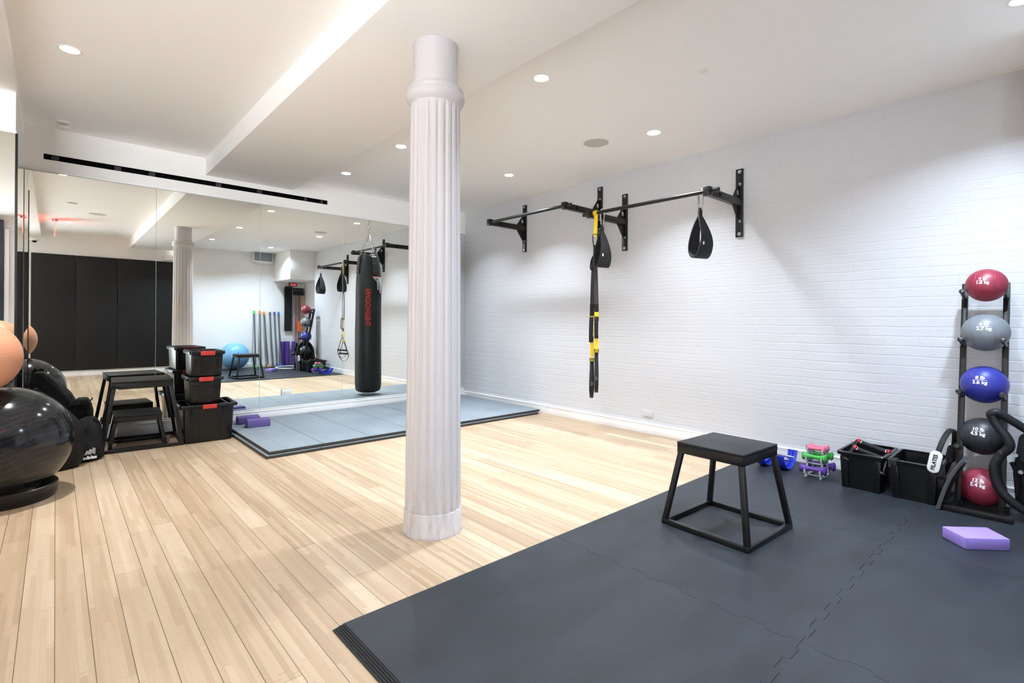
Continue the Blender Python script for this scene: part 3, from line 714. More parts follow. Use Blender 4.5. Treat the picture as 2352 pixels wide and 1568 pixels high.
# ------------------------------------------------------------------ blue rocker
t = thing('rocker', 'blue plastic rocker with a steel bar by the skirting, behind the jump box', 'push-up rocker', (4.255, 1.572, .012))
for s in (-1, 1):
    y = s*.075
    A = arc((0, .150), .145, 190, 350, 24, lambda a, b_: (a, b_))
    rk = G().sweep([(a, y, b_) for a, b_ in A], rrect(.070, .010, .003, 2), up=(0, 1, 0)).put('rim', M['blue_plastic'], t, 50)
    I = arc((0, .150), .143, 190, 350, 24, lambda a, b_: (a, b_)); J = arc((0, .178), .118, 345, 195, 20, lambda a, b_: (a, b_-.028))
    G().prism([(a, b_) for a, b_ in I+J], .005, Matrix.Translation((0, y, 0)) @ Matrix.Rotation(R(90), 4, 'X'), .001).put('web', M['blue_plastic'], rk)
for x in (-.06, .06): G().cyl((x, -.11, .085), (x, .11, .085), .008, 14).put('bar', M['chrome'], t)
G().cyl((0, -.06, .075), (0, .06, .075), .018, 16).put('hub', M['blue_plastic'], t)

# ------------------------------------------------------------------ pull-up rigs on the brick wall
def pull_up_rig(label, y0, y1, zc, stub0, stub1):
    ym = (y0+y1)/2
    t = thing('pull_up_bar', label, 'pull-up bar', (BX, ym, zc), 0, 'wall-mounted pull-up bars')
    for y in (y0-ym, y1-ym):
        br = G().box((-.011, y, 0), (.022, .063, .61), .002).put('wall_plate', M['steel_black'], t)
        G().box((-.322, y, 0), (.60, .050, .062), .003).put('arm', M['steel_black'], t)
        G().prism([(-.02, .20), (-.02, .30-.10), (-.02, -.20), (-.155, -.030), (-.155, .030)][1:], .006, Matrix.Translation((0, y+.003, 0)) @ Matrix.Rotation(R(90), 4, 'X')).put('gusset', M['steel_black'], t)
        for z in (-.278, -.165, .165, .278):
            G().cyl((-.022, y-.006, z), (-.028, y-.006, z), .0155, 18).lathe([(.010, 0), (.010, .008), (0, .009)], 6, Matrix.Translation((-.028, y-.006, z)) @ Matrix.Rotation(R(-90), 4, 'Y')).put('bolt', M['zinc'], br)
        for s in (-1, 1): G().cyl((-.44, y+s*.0252, 0), (-.44, y+s*.0256, 0), .016, 18).put('hole_shade_disc', M['slot'], br)  # flat black disc on each side, standing in for the opening's shade
        G().text('R', .056, lambda a, b_, c: (-.055+a, y-.0035-c, .085+b_), .0006, .02).text('R', .056, lambda a, b_, c: (-.055-a, y+.0035+c, .085+b_), .0006, .02).put('emblem', M['white_ink'], br)
    G().cyl((-.600, y0-ym-stub0, .004), (-.600, y1-ym+stub1, .004), .0175, 24).put('bar', M['steel_black'], t)
    for y in (y0-ym, y1-ym): G().box((-.600, y, .002), (.062, .056, .074), .004).put('end_block', M['steel_black'], t)
pull_up_rig('black pull-up bar on the brick wall carrying the straps, the lower one', 2.005, 3.237, 2.225, .095, .085)
pull_up_rig('empty black pull-up bar higher on the brick wall, nearer the mirrors', 3.573, 4.807, 2.366, .085, .02)

# hanging ab straps
def ab_strap(label, loc, ang, k=1.):
    n = Vector((math.sin(R(ang)), math.cos(R(ang)), 0)); s = Vector((-n.y, n.x, 0))
    t = thing('ab_strap', label, 'hanging strap', loc, 0, 'padded straps hanging from the pull-up bar')
    f = lambda a, b_: s*a+Vector((0, 0, b_))
    link = spline([f(-.026, .012), f(0, .030), f(.026, .012), f(.024, -.075), f(.012, -.135), f(-.012, -.135), f(-.024, -.075)], 6, True)
    cb = G().tube(link, .0052, 10, True).put('carabiner', M['chrome'], t)
    G().cyl(f(.0255, -.02), f(.0235, -.085), .0085, 14).put('lock_sleeve', M['zinc'], cb)
    G().ribbon([f(0, -.122), f(.004, -.16), f(.002, -.215)], .034, .016, n).put('hanger', M['nylon'], t)
    P = spline([f(.004*k, -.185), f(-.030*k, -.245), f(-.082*k, -.345), f(-.090*k, -.430), f(-.045*k, -.512), f(.02*k, -.535), f(.078*k, -.478), f(.088*k, -.390), f(.058*k, -.280), f(.010*k, -.190)], 5)
    m = len(P); sc = [(.035+.125*math.sin(math.pi*min(1, max(0, (i/m))))**1.1)/.16 for i in range(m)]
    b = [(.08*1, .0035), (-.08, .0035), (-.08, -.0035), (.08, -.0035)]
    g = G(); pts = P
    bb = bmesh.new(); rings = []
    for i, p_ in enumerate(pts):
        tg = (pts[min(i+1, m-1)]-pts[max(i-1, 0)]).normalized(); y = tg.cross(n).normalized(); w = .08*sc[i]
        rings.append([bb.verts.new(p_+n*w*q[0]+y*q[1]*.0045) for q in ((1, 1), (0, 1.25), (-1, 1), (-1, -1), (0, -1), (1, -1))])
    for A, B_ in zip(rings, rings[1:]):
        for q in range(6): bb.faces.new((A[q], A[(q+1) % 6], B_[(q+1) % 6], B_[q]))
    bb.faces.new(rings[0][::-1]); bb.faces.new(rings[-1]); bmesh.ops.recalc_face_normals(bb, faces=bb.faces); g._merge(bb)
    g.put('sling', M['nylon'], t, 50)
    q0 = f(-.091*k-.003, -.425)
    G().box(q0-n*.040, (.012, .012, .024), 0).put('tag', M['white_ink'], t)
    return t
ab_strap('black padded sling hanging at the right end of the pull-up bar', (BX-.600, 2.068, 2.224), 106, .74)
ab_strap('black padded sling hanging beside the yellow strap', (BX-.600, 3.082, 2.224), 102, .56)

# suspension trainer
t = thing('suspension_trainer', 'black and yellow suspension trainer hanging from the pull-up bar', 'suspension trainer', (BX-.600, 3.160, 2.229))
nv = Vector((.80, .60, 0)); sv = Vector((-.60, .80, 0)); F = lambda a, b_, c=0: sv*a+Vector((0, 0, b_))+nv*c
ring = [Vector((.022*math.cos(2*math.pi*k/20), 0, .022*math.sin(2*math.pi*k/20))) for k in range(20)]
G().ribbon(ring, .045, .005, (0, 1, 0), True).ribbon([F(0, -.018), F(.002, -.10), F(.008, -.232)], .036, .007, sv).put('anchor_strap', M['yellow'], t)
G().tube(spline([F(-.020, -.225), F(.005, -.212), F(.030, -.225), F(.020, -.33), F(-.004, -.338)], 6, True), .0055, 10, True).put('carabiner', M['steel_black'], t)
G().ribbon([F(.006, -.318), F(.008, -.40), F(.012, -.46)], .034, .018, sv).put('main_loop', M['nylon'], t)
G().tube(spline([F(.005, -.40), F(.040, -.46), F(.050, -.54), F(.030, -.56), F(.018, -.47)], 6), .008, 8).put('locking_loop', M['nylon'], t)
for s in (-1, 1):
    a0, a1 = .012+s*.004, .012+s*.030; o = .02*s
    top = G().ribbon([F(a0, -.43, o*.2), F(.012+s*.016, -.70, o), F(.012+s*.022, -.93, o)], .042, .004, sv).put('upper_strap', M['grey_web'], t)
    G().ribbon([F(.012+s*.022, -.90, o), F(.012+s*.024, -1.07, o)], .043, .005, sv).put('lower_strap', M['nylon'], t)
    G().ribbon([F(.012+s*.024, -1.00-.02*s, o-.006), F(.012+s*.024, -1.045-.02*s, o-.006)], .040, .007, sv).put('yellow_tab', M['yellow'], t)
    lp = G().ribbon(spline([F(.014+s*.025, -1.03, o-.012), F(.016+s*.026, -1.08, o-.022), F(.017+s*.027, -1.22-.02*s, o-.024), F(.014+s*.026, -1.255-.02*s, o-.016), F(.012+s*.025, -1.22, o-.010)], 5), .038, .007, sv).put('strap_tail', M['nylon'], t)
    G().ribbon([F(.012+s*.024, -1.04, o), F(.010+s*.022, -1.40-.02*s, o)], .036, .004, sv).put('adjuster_strap', M['yellow'], t)
    tg = G().box(F(.010+s*.022, -1.405-.045*s, o), (.03, .046, .040), .003, Matrix.Rotation(R(37), 4, 'Z')).put('label_tag', M['yellow'], t)
    g = G(); c0 = F(.010+s*.022, -1.405-.045*s, o)
    vx = -sv
    g.text('TRX', .020, lambda a, b_, c: c0+vx*a+Vector((0, 0, b_))-nv*(.0206+c), .0006, .02)
    for d in ((-.021, 0), (.021, 0)): g.bar(c0+vx*d[0]+Vector((0, 0, -.020))-nv*.0204, c0+vx*d[0]+Vector((0, 0, .020))-nv*.0204, .005, .002)
    for d in (-.018, .018): g.bar(c0+vx*-.022+Vector((0, 0, d))-nv*.0204, c0+vx*.022+Vector((0, 0, d))-nv*.0204, .005, .002)
    g.put('lettering', M['black_ink'], tg)
    # triangular handle: two webbing sides, a foam grip and the foot loop below it
    cz = -1.45-.03*s; gz = -1.655-.03*s; e0 = F(.012+s*.026, gz, -.080+o); e1 = F(.006+s*.022, gz-.01, .080+o); ap = F(.010+s*.022, cz+.045, o)
    G().ribbon([ap, (ap+e0)/2, e0], .036, .004, sv).ribbon([ap, (ap+e1)/2, e1], .036, .004, sv).put('handle_webbing', M['nylon'], t)
    G().cyl(e0, e1, .0165, 18).put('grip', M['nylon'], t)
    G().cyl(e0-(e1-e0).normalized()*.006, e0+(e1-e0).normalized()*.006, .019, 18).cyl(e1-(e1-e0).normalized()*.006, e1+(e1-e0).normalized()*.006, .019, 18).put('grip_ring', M['plastic'], t)
    G().ribbon(spline([e0, e0+Vector((0, 0, -.06)), F(.010+s*.024, gz-.135, -.03+o), F(.010+s*.024, gz-.14, .03+o), e1+Vector((0, 0, -.06)), e1], 6), .034, .004, sv).put('foot_loop', M['nylon'], t)
# ------------------------------------------------------------------ punching bag hanging behind the column, seen in the mirror
BXc, BYc = 3.455, 5.206
t = thing('punching_bag', 'long black punching bag hung on chains above the grey mats, seen in the mirror', 'punching bag', (BXc, BYc, .092))
def wob(k, r, z): a = 2*math.pi*k/64; return r*(1+.010*math.sin(3*a+z*4)+.008*math.sin(2*a-z*7))
G().lathe([(0, 0), (.12, .004), (.168, .025), (.186, .07), (.190, .16), (.190, .5), (.187, .9), (.186, 1.2), (.185, 1.45), (.180, 1.65), (.168, 1.82), (.152, 1.95), (.146, 2.00), (.135, 2.025), (.05, 2.03), (0, 2.03)], 64, None, wob).put('body', M['leather'], t, 60)
n0 = Vector((-.443, .897, 0)).normalized(); t0 = Vector((n0.y, -n0.x, 0))
def onbag(a, z, c, r): return (n0*math.cos(a)+t0*math.sin(a))*(r+c)+Vector((0, 0, z))
G().text('THROWDOWN', .100, lambda a, b_, c: onbag(b_/.186-.05, 1.25+a*.74, c, .1925), .0012, .05, 1).put('lettering', M['red_ink'], t)
g = G(); g2 = G()
def logo(gg, k, c):
    P = [(-.085, .10), (.075, .10), (.072, .03), (.056, -.125), (.034, -.125), (.030, .045), (.016, .045), (.012, -.085), (-.010, -.085), (-.018, .035), (-.052, .055)]
    b = bmesh.new(); b.faces.new([b.verts.new((x*k, y*k, 0)) for x, y in P]); bmesh.ops.triangulate(b, faces=b.faces[:]); bmesh.ops.subdivide_edges(b, edges=b.edges[:], cuts=2)
    e = bmesh.ops.extrude_face_region(b, geom=b.faces[:])
    for v in [v for v in e['geom'] if isinstance(v, bmesh.types.BMVert)]: v.co.z = .001
    for v in b.verts: v.co = onbag(.75+v.co.x/.186, 1.595+v.co.y, c+v.co.z, .1885)
    bmesh.ops.recalc_face_normals(b, faces=b.faces); gg._merge(b)
logo(g, 1.0, .0052); g.put('emblem', M['white_ink'], t); logo(g2, 1.10, .0032); g2.put('emblem_outline', M['red_ink'], t)
g = G(); gr = G(); gk = G(); gc = G()
def link(gg, c, d, L=.034, w=.010, r=.0026, roll=0):
    d = d.normalized(); u = d.cross(Vector((0, 0, 1))); u = u.normalized() if u.length > .05 else Vector((1, 0, 0)); u = Matrix.Rotation(roll, 3, d) @ u
    P = [c+d*(L/2-w)*(1 if math.sin(a) >= 0 else -1)+d*w*math.sin(a)+u*w*math.cos(a) for a in [2*math.pi*k/12 for k in range(12)]]
    gg.tube(P, r, 6, True)
apex = Vector((0, 0, 2.34))
for q in range(4):
    a = math.atan2(n0.y, n0.x)-.5+q*math.pi/2; d = Vector((math.cos(a), math.sin(a), 0)); sd = Vector((-d.y, d.x, 0))
    st = G().ribbon([d*.100+Vector((0, 0, 2.035)), d*.152+Vector((0, 0, 1.99)), d*.171+Vector((0, 0, 1.84)), d*.178+Vector((0, 0, 1.74))], .072, .008, sd).put('hanging_strap', M['leather'], t)
    g = G()
    for zz in (1.78, 1.84, 1.90):
        for s in (-1, 1): p_ = d*(.181-.012*(zz-1.76)/.14)+sd*s*.020+Vector((0, 0, zz)); g.cyl(p_-d*.006, p_, .0055, 10)
    g.put('rivet', M['zinc'], st)
    p0 = d*.125+Vector((0, 0, 2.045))
    g = G().tube([p0+sd*.028*math.cos(2*math.pi*k/16)+Vector((0, 0, .024*math.sin(2*math.pi*k/16))) for k in range(16)], .0045, 8, True)
    g.put('ring', M['chrome'], t)
    p1 = p0+Vector((0, 0, .022)); v = apex-p1; nL = 12; g = G()
    for k in range(nL): link(g, p1+v*((k+.5)/nL), v, v.length/nL*1.28, .0095, .0027, (k % 2)*math.pi/2)
    g.put('chain', M['chrome'], t)
g = G()
for k in range(3): link(g, apex+Vector((0, 0, .02+.03*k)), Vector((0, 0, 1)), .04, .011, .003, (k % 2)*math.pi/2)
g.tube([apex+Vector((.021*math.cos(2*math.pi*k/18), 0, .115+.021*math.sin(2*math.pi*k/18))) for k in range(18)], .005, 8, True)
g.tube([apex+Vector((0, 0, .13)), apex+Vector((0, 0, .17))], .006, 8)
g.tube([apex+Vector((.005, 0, .165)), apex+Vector((.022, 0, .26))], .004, 8).tube([apex+Vector((-.005, 0, .165)), apex+Vector((-.022, 0, .26))], .004, 8)
g.put('swivel', M['chrome'], t)
G().box((0, 0, CZ-.092-.006), (.09, .05, .012), .003).cyl((-.022, 0, apex.z+.25), (-.022, 0, CZ-.092-.01), .006, 10).cyl((.022, 0, apex.z+.25), (.022, 0, CZ-.092-.01), .006, 10).put('ceiling_mount', M['steel_black'], t)

# ------------------------------------------------------------------ yoga blocks on the mat
def yoga_block(label, loc, rz):
    t = thing('yoga_block', label, 'yoga block', loc, rz, 'purple yoga blocks on the mat')
    G().box((0, 0, .0375), (.215, .125, .075), .009, None, 3).put('block', M['purple_foam'], t)
yoga_block('purple yoga block on the grey mat, the one in front', (1.560, 5.630, .0555), R(-6))
yoga_block('purple yoga block on the grey mat, half hidden behind its twin', (1.525, 5.865, .0555), R(-5))

# ------------------------------------------------------------------ stacked storage boxes with red clips
def tote(label, loc, w, d, h, wb, db, lidw, lidd, plain_front=False, rz=0.):
    t = thing('storage_box', label, 'storage box', loc, rz, 'black lidded storage boxes in a stack')
    o = lambda a, b_, r=.02: rrect(a, b_, r, 4)
    loft(G(), [(o(wb-.016, db-.016), 0), (o(wb, db), .008), (o(w, d), h-.035), (o(w, d), h-.008)]).put('body', M['plastic'], t)
    g = G(); loft(g, [(o(lidw-.012, lidd-.012), h-.034), (o(lidw, lidd), h-.030), (o(lidw, lidd), h-.006), (o(lidw-.008, lidd-.008), h), (o(lidw-.04, lidd-.04), h), (o(lidw-.046, lidd-.046), h-.008)])
    for k in range(-2, 3): g.box((k*lidw*.16, 0, h-.006), (lidw*.02, lidd-.05, .008), .001)
    ld = g.put('lid', M['plastic'], t)
    for s in (-1, 1):
        G().box((0, s*(lidd/2+.003), h-.020), (.118 if not plain_front else .115, .012, .040), .004).put('clip', M['red_plastic'], ld)
    for s in (-1, 1):
        f = .5 if not plain_front else .46
        G().prism([(s*wb*.245, .004), (s*wb*(f-.02), .004), (s*w*(f-.02), h-.036), (s*w*.215, h-.036)], .006, Matrix.Translation((0, -db/2+.002, 0)) @ Matrix.Rotation(R(90), 4, 'X'), .0012).xf(Matrix.Translation((0, -db/2, 0)) @ Matrix.Rotation(math.atan((d-db)/2/h), 4, 'X') @ Matrix.Translation((0, db/2, 0))).put('front_rib', M['plastic'], t)
    if not plain_front: G().box((0, -d/2+.002, h-.062), (w*.94, .010, .034), .002).put('front_band', M['plastic'], t)
tote('large black storage box with a red clip at the bottom of the stack', (1.088, 5.635, 0), .415, .39, .358, .388, .36, .472, .44, True, R(-2))
tote('black storage box with a red clip in the middle of the stack', (1.062, 5.655, .3585), .262, .385, .254, .240, .36, .297, .43, False, R(-2))
tote('black storage box with a red clip on top of the stack', (1.074, 5.655, .6130), .262, .385, .243, .250, .36, .294, .43, False, R(-2))

# ------------------------------------------------------------------ exercise balls at the left
t = thing('ring_stand', 'black ring base under the large black exercise ball', 'ball base', (-.246, 4.521, 0))
G().lathe([(.232, 0), (.252, .0), (.262, .02), (.268, .085), (.262, .092), (.250, .088), (.236, .040), (.232, 0)], 64).put('ring', M['plastic'], t)
t = thing('exercise_ball', 'large glossy black exercise ball on a ring base at the left edge', 'exercise ball', (-.246, 4.521, .368), 0)
G().ball((0, 0, 0), .348, 96).put('shell', M['ball_black'], t, 80)
G().cyl((.10, -.32, .06), (.104, -.337, .064), .010, 14).put('valve', M['rubber_black'], t)
t = thing('exercise_ball', 'peach exercise ball resting on the big black ball at the left edge', 'exercise ball', (-.370, 4.411, .914), 0)
G().ball((0, 0, 0), .225, 80).put('shell', M['ball_peach'], t, 80)
G().cyl((0, .21, .07), (0, .226, .075), .009, 14).put('valve', M['white_plastic'], t)
# ------------------------------------------------------------------ bags between the balls and the step boxes
def sack(label, loc, rings, mat, cat, name, seed=1):
    """soft bag lofted through uneven rings: (z, rx, ry, dx, dy), with slack folds running down it"""
    rnd = random.Random(seed); b = bmesh.new(); rs = []; n = 72
    ph = [rnd.uniform(0, 6.28) for _ in range(8)]
    Z = [r[0] for r in rings]; fine = []
    for A, B_ in zip(rings, rings[1:]):
        for k in range(4): fine.append(tuple(A[q]+(B_[q]-A[q])*k/4 for q in range(5)))
    fine.append(rings[-1])
    for (z, rx, ry, dx, dy) in fine:
        ring = []
        for a in [2*math.pi*k/n for k in range(n)]:
            w = 1+.05*math.sin(3*a+ph[0]+z*6)+.022*math.sin(6*a+ph[1]+z*24)+.016*math.sin(11*a+ph[2]-z*31)+.012*math.sin(5*a+ph[4]+z*60)
            ring.append(b.verts.new((dx+rx*math.cos(a)*w, dy+ry*math.sin(a)*w, max(.001, z+.06*min(rx, .1)*math.sin(4*a+ph[3])))))
        rs.append(ring)
    for A, B_ in zip(rs, rs[1:]):
        for k in range(n): b.faces.new((A[k], A[(k+1) % n], B_[(k+1) % n], B_[k]))
    b.faces.new(rs[0][::-1]); b.faces.new(rs[-1]); bmesh.ops.recalc_face_normals(b, faces=b.faces)
    t = thing(name, label, cat, loc); g = G(); g._merge(b); g.put('body', mat, t, 75); return t
t = sack('slumped charcoal gym bag behind the black ball, leaning toward the mirror', (-.030, 5.205, 0), [(0, .15, .11, .01, .0), (.05, .178, .13, .012, 0), (.16, .188, .135, .014, 0), (.27, .186, .13, .012, -.005), (.36, .172, .115, .002, -.01), (.44, .140, .095, -.022, -.015), (.51, .105, .075, -.048, -.02), (.57, .070, .052, -.072, -.02), (.60, .045, .035, -.085, -.02), (.61, .02, .018, -.09, -.02)], M['cloth_black'], 'gym bag', 'gym_bag', 3)
hd = G().ribbon(spline([(-.125, -.07, .49), (-.125, -.10, .57), (-.10, -.105, .625), (-.075, -.085, .60), (-.05, -.06, .53)], 6), .052, .012, (1, .25, 0)).put('handle', M['cloth_black'], t)
G().bar((-.128, -.118, .560), (-.106, -.124, .615), .020, .003).put('red_print', M['red_ink'], hd)
t = sack('black drawstring sports bag with a white logo on the floor by the step boxes', (.190, 5.385, 0), [(0, .09, .09, -.01, -.01), (.03, .112, .112, 0, 0), (.10, .110, .108, .005, .0), (.20, .104, .098, .008, .02), (.28, .088, .082, .012, .03), (.325, .060, .056, .018, .03), (.345, .032, .030, .022, .03)], M['cloth_deep'], 'drawstring bag', 'drawstring_bag', 9)
for k in range(3):
    a = .026*k
    G().prism([(-.034+a, -.006+.006*k), (-.014+a, -.006-.002*k), (.004+a*.8, .024+.006*k), (-.014+a*.8, .028+.010*k)], .002, Matrix.Translation((.014, -.139, .074)) @ Matrix.Rotation(R(14), 4, 'Z') @ Matrix.Rotation(R(75), 4, 'X')).put('stripe', M['grey_ink'], t)
mw = Matrix.Translation((.020, -.143, .046)) @ Matrix.Rotation(R(14), 4, 'Z') @ Matrix.Rotation(R(75), 4, 'X')
G().text('adidas', .036, lambda a, b_, c: mw @ Vector((a, b_, c)), .002, .03).put('lettering', M['white_ink'], t)
G().tube(spline([(.03, .03, .335), (.06, -.03, .33), (.085, -.02, .30), (.10, .02, .33)], 6), .006, 8).put('cord', M['cloth_deep'], t)
t = sack('flat black pouch on the floor under the drawstring bag logo', (.05, 5.235, 0), [(0, .085, .07, 0, 0), (.02, .10, .085, 0, 0), (.05, .095, .08, 0, 0), (.075, .07, .055, 0, 0), (.085, .03, .02, 0, 0)], M['cloth_deep'], 'pouch', 'black_pouch', 5)
G().tube(spline([(.02, -.086, .05), (.06, -.070, .055), (.095, -.025, .055)], 6), .004, 6).put('piping', M['grey_ink'], t)
# rolled mats in the recess, seen only as reflections
# ------------------------------------------------------------------ back wall, seen in the mirrors
px = [-.355, .306, .966, 1.626, 2.286]
wh = ['at the left end of the row', 'second from the left', 'third from the left, by the mirrored column', 'at the right end, behind the mirrored column']
for a, b_, w in zip(px, px[1:], wh):
    t = thing('wall_pad', f'black vinyl wall pad on the back wall, {w}', 'wall pad', ((a+b_)/2, PY, .115), 0, 'black wall pads')
    G().box((0, .025, 1.155), (b_-a-.004, .05, 2.31), .012, None, 3).put('cover', M['pad'], t)
struct(G().box((-.575, PY+.02, 1.28), (.055, .04, 2.56), .004).put('trim_7', M['trim']))
t = thing('door_panel', 'dark blue door leaf at the far left of the back wall, seen in the left mirror', 'door', (-.84, PY+.045, .0))
G().box((0, 0, 1.35), (.46, .04, 2.70), .004).put('leaf', M['door_blue'], t)
G().cyl((.18, .02, 1.0), (.18, .07, 1.0), .010, 12).bar((.18, .065, 1.0), (.06, .065, 1.0), .014, .014, .004).put('handle', M['steel_black'], t)
t = thing('emergency_light', 'white twin-head emergency light high on the back wall, beside the mirrored column', 'emergency light', (1.90, PY, 2.52))
G().box((0, .03, 0), (.26, .06, .12), .008).put('housing', M['white_plastic'], t)
for s in (-1, 1): G().lathe([(.0, 0), (.025, 0), (.045, .05), (.047, .06), (.040, .062), (0, .052)], 24, Matrix.Translation((s*.12, .045, .05)) @ Matrix.Rotation(R(-60), 4, 'X') @ Matrix.Rotation(R(s*25), 4, 'Y')).put('lamp_head', M['white_plastic'], t)
t = thing('exit_sign', 'red edge-lit exit sign hanging from the ceiling, seen in the mirror', 'exit sign', (-.015, .56, LZ))
G().box((0, 0, -.012), (.075, .14, .024), .003).put('canopy', M['zinc'], t)
G().box((0, 0, -.150), (.010, .30, .250), .001).put('panel', M['exit_red'], t)
G().text('EXIT', .13, lambda a, b_, c: (.0052+c, a, -.150+b_), .001, .01).text('EXIT', .13, lambda a, b_, c: (-.0052-c, -a, -.150+b_), .001, .01).put('lettering', M['white_ink'], t)
t = thing('security_camera', 'small dome camera on the lower ceiling, seen at the left of the mirror', 'security camera', (-.30, -1.00, 2.66))
G().lathe([(.075, .0), (.072, -.012), (.045, -.030), (.0, -.030)], 32).put('base', M['white_plastic'], t)
G().ball((0, 0, -.030), .036, 24).put('dome', M['slot'], t)
t.location.z = 2.66
t = thing('television', 'small white-framed television on the back wall beside the boxed corner, seen in the mirror', 'television', (3.72, SY, 2.665))
G().box((0, .10, 0), (.44, .045, .25), .006).put('frame', M['white_plastic'], t)
G().box((0, .1235, .008), (.405, .002, .205), .0005).put('screen', M['screen'], t)
G().box((0, .105, -.135), (.34, .05, .018), .004).put('sound_bar', M['white_plastic'], t)
G().box((0, .04, 0), (.08, .08, .10), .004).put('bracket', M['steel_black'], t)
t = thing('interval_timer', 'grey digital timer with red digits under the boxed corner, seen in the mirror', 'timer', (4.45, SY, 2.04))
G().box((0, .03, 0), (.20, .05, .080), .005).put('housing', M['dark_grey'], t)
G().text('25:41', .060, lambda a, b_, c: (-a, .0552+c, b_), .001, .02).put('digits', M['digits'], t)
# hanging rail with bands
t = thing('wall_rail', 'grey upright rail on the back wall with pegs for bands, seen in the mirror', 'wall rail', (4.45, SY, 0))
G().box((0, .012, 1.62), (.035, .024, .80), .003).put('upright', M['zinc'], t)
for z, x0, x1 in ((1.94, -.18, .0), (1.95, .0, .26)): G().cyl((x0, .04, z), (x1, .04, z), .012, 12).box(((x0+x1)/2, .02, z), (.03, .04, .03), .003).put('peg', M['steel_black'], t)
def hank(label, x, y, z0, z1, w, mat, n=3):
    t = thing('loop_band', label, 'exercise band', (x, y, z1), 0, 'bands hanging on the wall rail'); L = z1-z0
    for k in range(n):
        o = (k-(n-1)/2)*w
        G().ribbon(spline([(o-w*.3, .028, -.02), (o, .034, .006), (o+.004, .05, -.02), (o+.008, .052, -L*.5), (o+.002, .048, -L+.02), (o-.004, .034, -L), (o-.010, .020, -L+.02), (o-.008, .018, -L*.5), (o-w*.3, .028, -.02)], 4), w*.9, .006, (1, 0, 0)).put('band', mat, t)
hank('bunch of flat black bands on the left peg of the wall rail', 4.33, SY+.026, .90, 1.965, .055, M['nylon'], 3)
def tube_band(label, x, y, z0, z1, mat, r=.006):
    t = thing('resistance_tube', label, 'resistance tube', (x, y, z1), 0, 'bands hanging on the wall rail'); L = z1-z0
    G().tube(spline([(-.012, 0, -.16), (-.014, 0, -.5), (-.016, .01, -L+.03), (0, .012, -L), (.016, .01, -L+.03), (.014, 0, -.5), (.012, 0, -.16)], 5), r, 8).put('tube', mat, t)
    for s in (-1, 1): G().ribbon([(s*.012, 0, -.16), (s*.018, .004, -.08), (s*.014, 0, -.0)], .014, .010, (1, 0, 0)).cyl((s*.012, 0, -.165), (s*.012, 0, -.06), .010, 10).put('handle', M['nylon'], t)
for lab, x, mat, z0 in (('black and white speckled tube next to the flat black bands', 4.470, M['speckle'], .30), ('dark red tube between the speckled tubes', 4.515, M['red_tube'], .32), ('second speckled tube, right of the dark red one', 4.560, M['speckle'], .34), ('black tube at the middle of the right peg', 4.605, M['nylon'], .36), ('tan tube, left of the tan pair', 4.650, M['tan_tube'], .5), ('tan tube at the right end of the wall rail', 4.695, M['tan_tube'], .5)):
    tube_band(lab, x, SY+.055, z0, 1.945, mat)
hank('flat orange band hanging behind the grey medicine ball, seen in the mirror', 4.58, SY+.085, .86, 1.13, .048, M['orange_band'], 2)
# padded bars leaning on the back wall
spec = [('green', 'cap_green', 3.548, 3.520, 1.37), ('orange over green', 'cap_orange', 3.676, 3.640, 1.374), ('orange', 'cap_orange', 3.770, 3.800, 1.353), ('grey', 'cap_grey', 3.905, 3.905, 1.342), ('purple', 'cap_purple', 4.010, 3.995, 1.35), ('blue', 'cap_blue', 4.105, 4.085, 1.35)]
for k, (cn, cap, xt, xb, zt) in enumerate(spec):
    p0 = Vector((xb, -.70, .0135+.004)); p1 = Vector((xt, SY+.028, zt)); d = (p1-p0); L = d.length; dn = d.normalized()
    t = thing('padded_bar', f'grey padded bar with {cn} end caps leaning on the back wall', 'weighted bar', p0, 0, 'padded bars leaning on the back wall')
    G().cyl(dn*.02, dn*(L-.02), .0185, 18).put('sleeve', M['bar_grey'], t)
    c2 = M['cap_green'] if cn.startswith('orange over') else M[cap]
    G().cyl((0, 0, 0), dn*.075, .024, 18).put('end_cap', c2, t); G().cyl(dn*(L-.075), dn*L, .024, 18).put('end_cap', M[cap], t)
for lab, x, y, h in (('purple foam roller standing by the blue-capped bar', 4.165, -.885, .61), ('purple foam roller standing second from the padded bars', 4.288, -.875, .61), ('purple foam roller standing apart under the hanging bands', 4.455, -.88, .605)):
    t = thing('foam_roller', lab, 'foam roller', (x, y, .0125), 0, 'purple foam rollers by the back wall')
    G().lathe([(0, 0), (.054, 0), (.060, .006), (.060, h-.006), (.054, h), (0, h)], 36).put('roll', M['purple_roller'], t)
t = thing('exercise_ball', 'light blue exercise ball by the back wall, seen in the mirror', 'exercise ball', (3.050, -.640, .3215))
G().ball((0, 0, 0), .309, 80).put('shell', M['ball_blue'], t, 80)
G().cyl((0, .29, .08), (0, .31, .086), .009, 12).put('valve', M['rubber_black'], t)
t = thing('hoop', 'white hoop lying flat on the black tiles by the foam rollers', 'hoop', (4.16, -.30, .0265))
G().tube([(.30*math.cos(2*math.pi*k/72), .36*math.sin(2*math.pi*k/72), 0) for k in range(72)], .0125, 12, True).put('tube', M['white_plastic'], t)
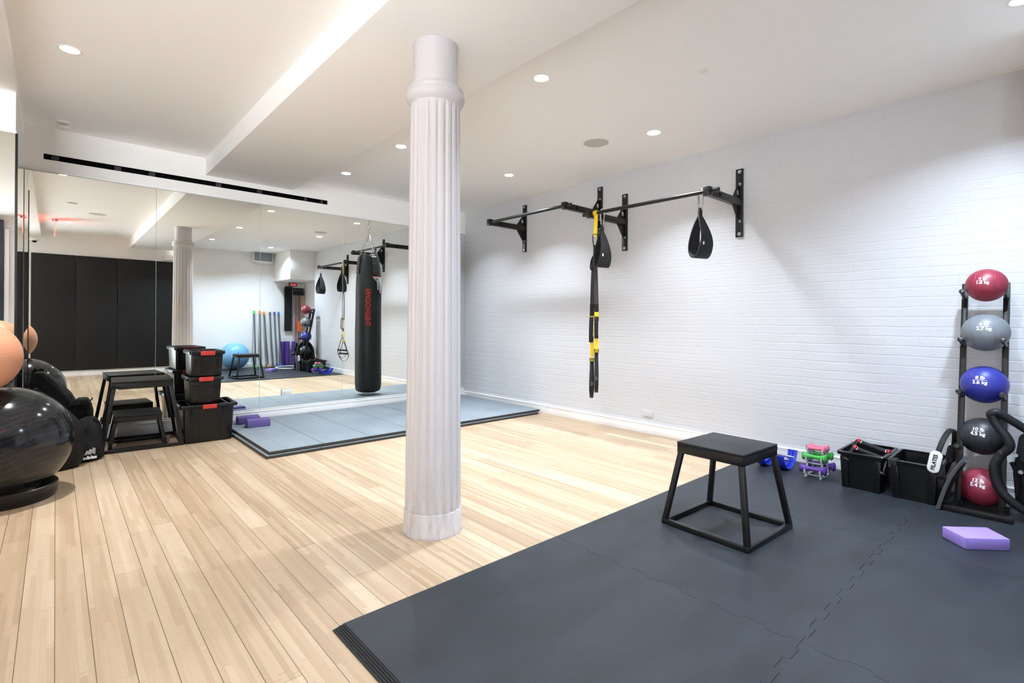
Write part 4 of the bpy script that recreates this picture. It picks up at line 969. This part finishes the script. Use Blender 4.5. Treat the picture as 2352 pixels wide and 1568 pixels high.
# gear hidden from the lens by the peach ball but caught by the mirrors
t = thing('rolled_mat', 'dark rolled mat lying on the floor left of the black ball, seen in the mirrors', 'rolled mat', (-.95, 4.30, .085), R(15))
G().lathe([(0, -.30), (.07, -.30), (.085, -.29), (.085, .29), (.07, .30), (0, .30)], 32, Matrix.Rotation(R(90), 4, 'X')).put('roll', M['rubber_black'], t)

# ------------------------------------------------------------------ camera and render settings
cam = bpy.data.cameras.new('camera'); co = bpy.data.objects.new('camera', cam); COL.objects.link(co); SC.camera = co
cam.sensor_width = 36; cam.sensor_fit = 'HORIZONTAL'; cam.lens = 17.778; cam.shift_y = -(784-738.23)/2352; cam.clip_start = .02
co.matrix_world = Matrix.Translation((0, 0, 1.15)) @ Matrix.Rotation(R(-42.087), 4, 'Z') @ Matrix.Rotation(R(90), 4, 'X') @ Matrix.Rotation(R(.358), 4, 'Z')
w = bpy.data.worlds.new('world'); SC.world = w; w.use_nodes = True
wt = w.node_tree; bg = wt.nodes['Background']          # dim sky; brighter below the horizon, added to light the ceiling through the opening
tc = wt.nodes.new('ShaderNodeTexCoord'); sx_ = wt.nodes.new('ShaderNodeSeparateXYZ'); rp = wt.nodes.new('ShaderNodeValToRGB'); ma = wt.nodes.new('ShaderNodeMapRange')
wt.links.new(tc.outputs['Generated'], sx_.inputs[0]); wt.links.new(sx_.outputs[2], ma.inputs[0]); ma.inputs[1].default_value = -.3; ma.inputs[2].default_value = .3
wt.links.new(ma.outputs[0], rp.inputs[0]); rp.color_ramp.elements[0].position = .42; rp.color_ramp.elements[1].position = .58
rp.color_ramp.elements[0].color = (.88, .94, 1, 1); rp.color_ramp.elements[1].color = (.12, .15, .18, 1)
wt.links.new(rp.outputs[0], bg.inputs[0]); bg.inputs[1].default_value = 11.5
SC.view_settings.view_transform = 'Standard'; SC.view_settings.look = 'None'; SC.view_settings.gamma = 1; SC.view_settings.exposure = 0.65
SC.cycles.max_bounces = 14; SC.cycles.diffuse_bounces = 10; SC.cycles.glossy_bounces = 8
SC.cycles.sample_clamp_indirect = 8; SC.cycles.caustics_reflective = False; SC.cycles.caustics_refractive = False
SC.cycles.use_denoising = True
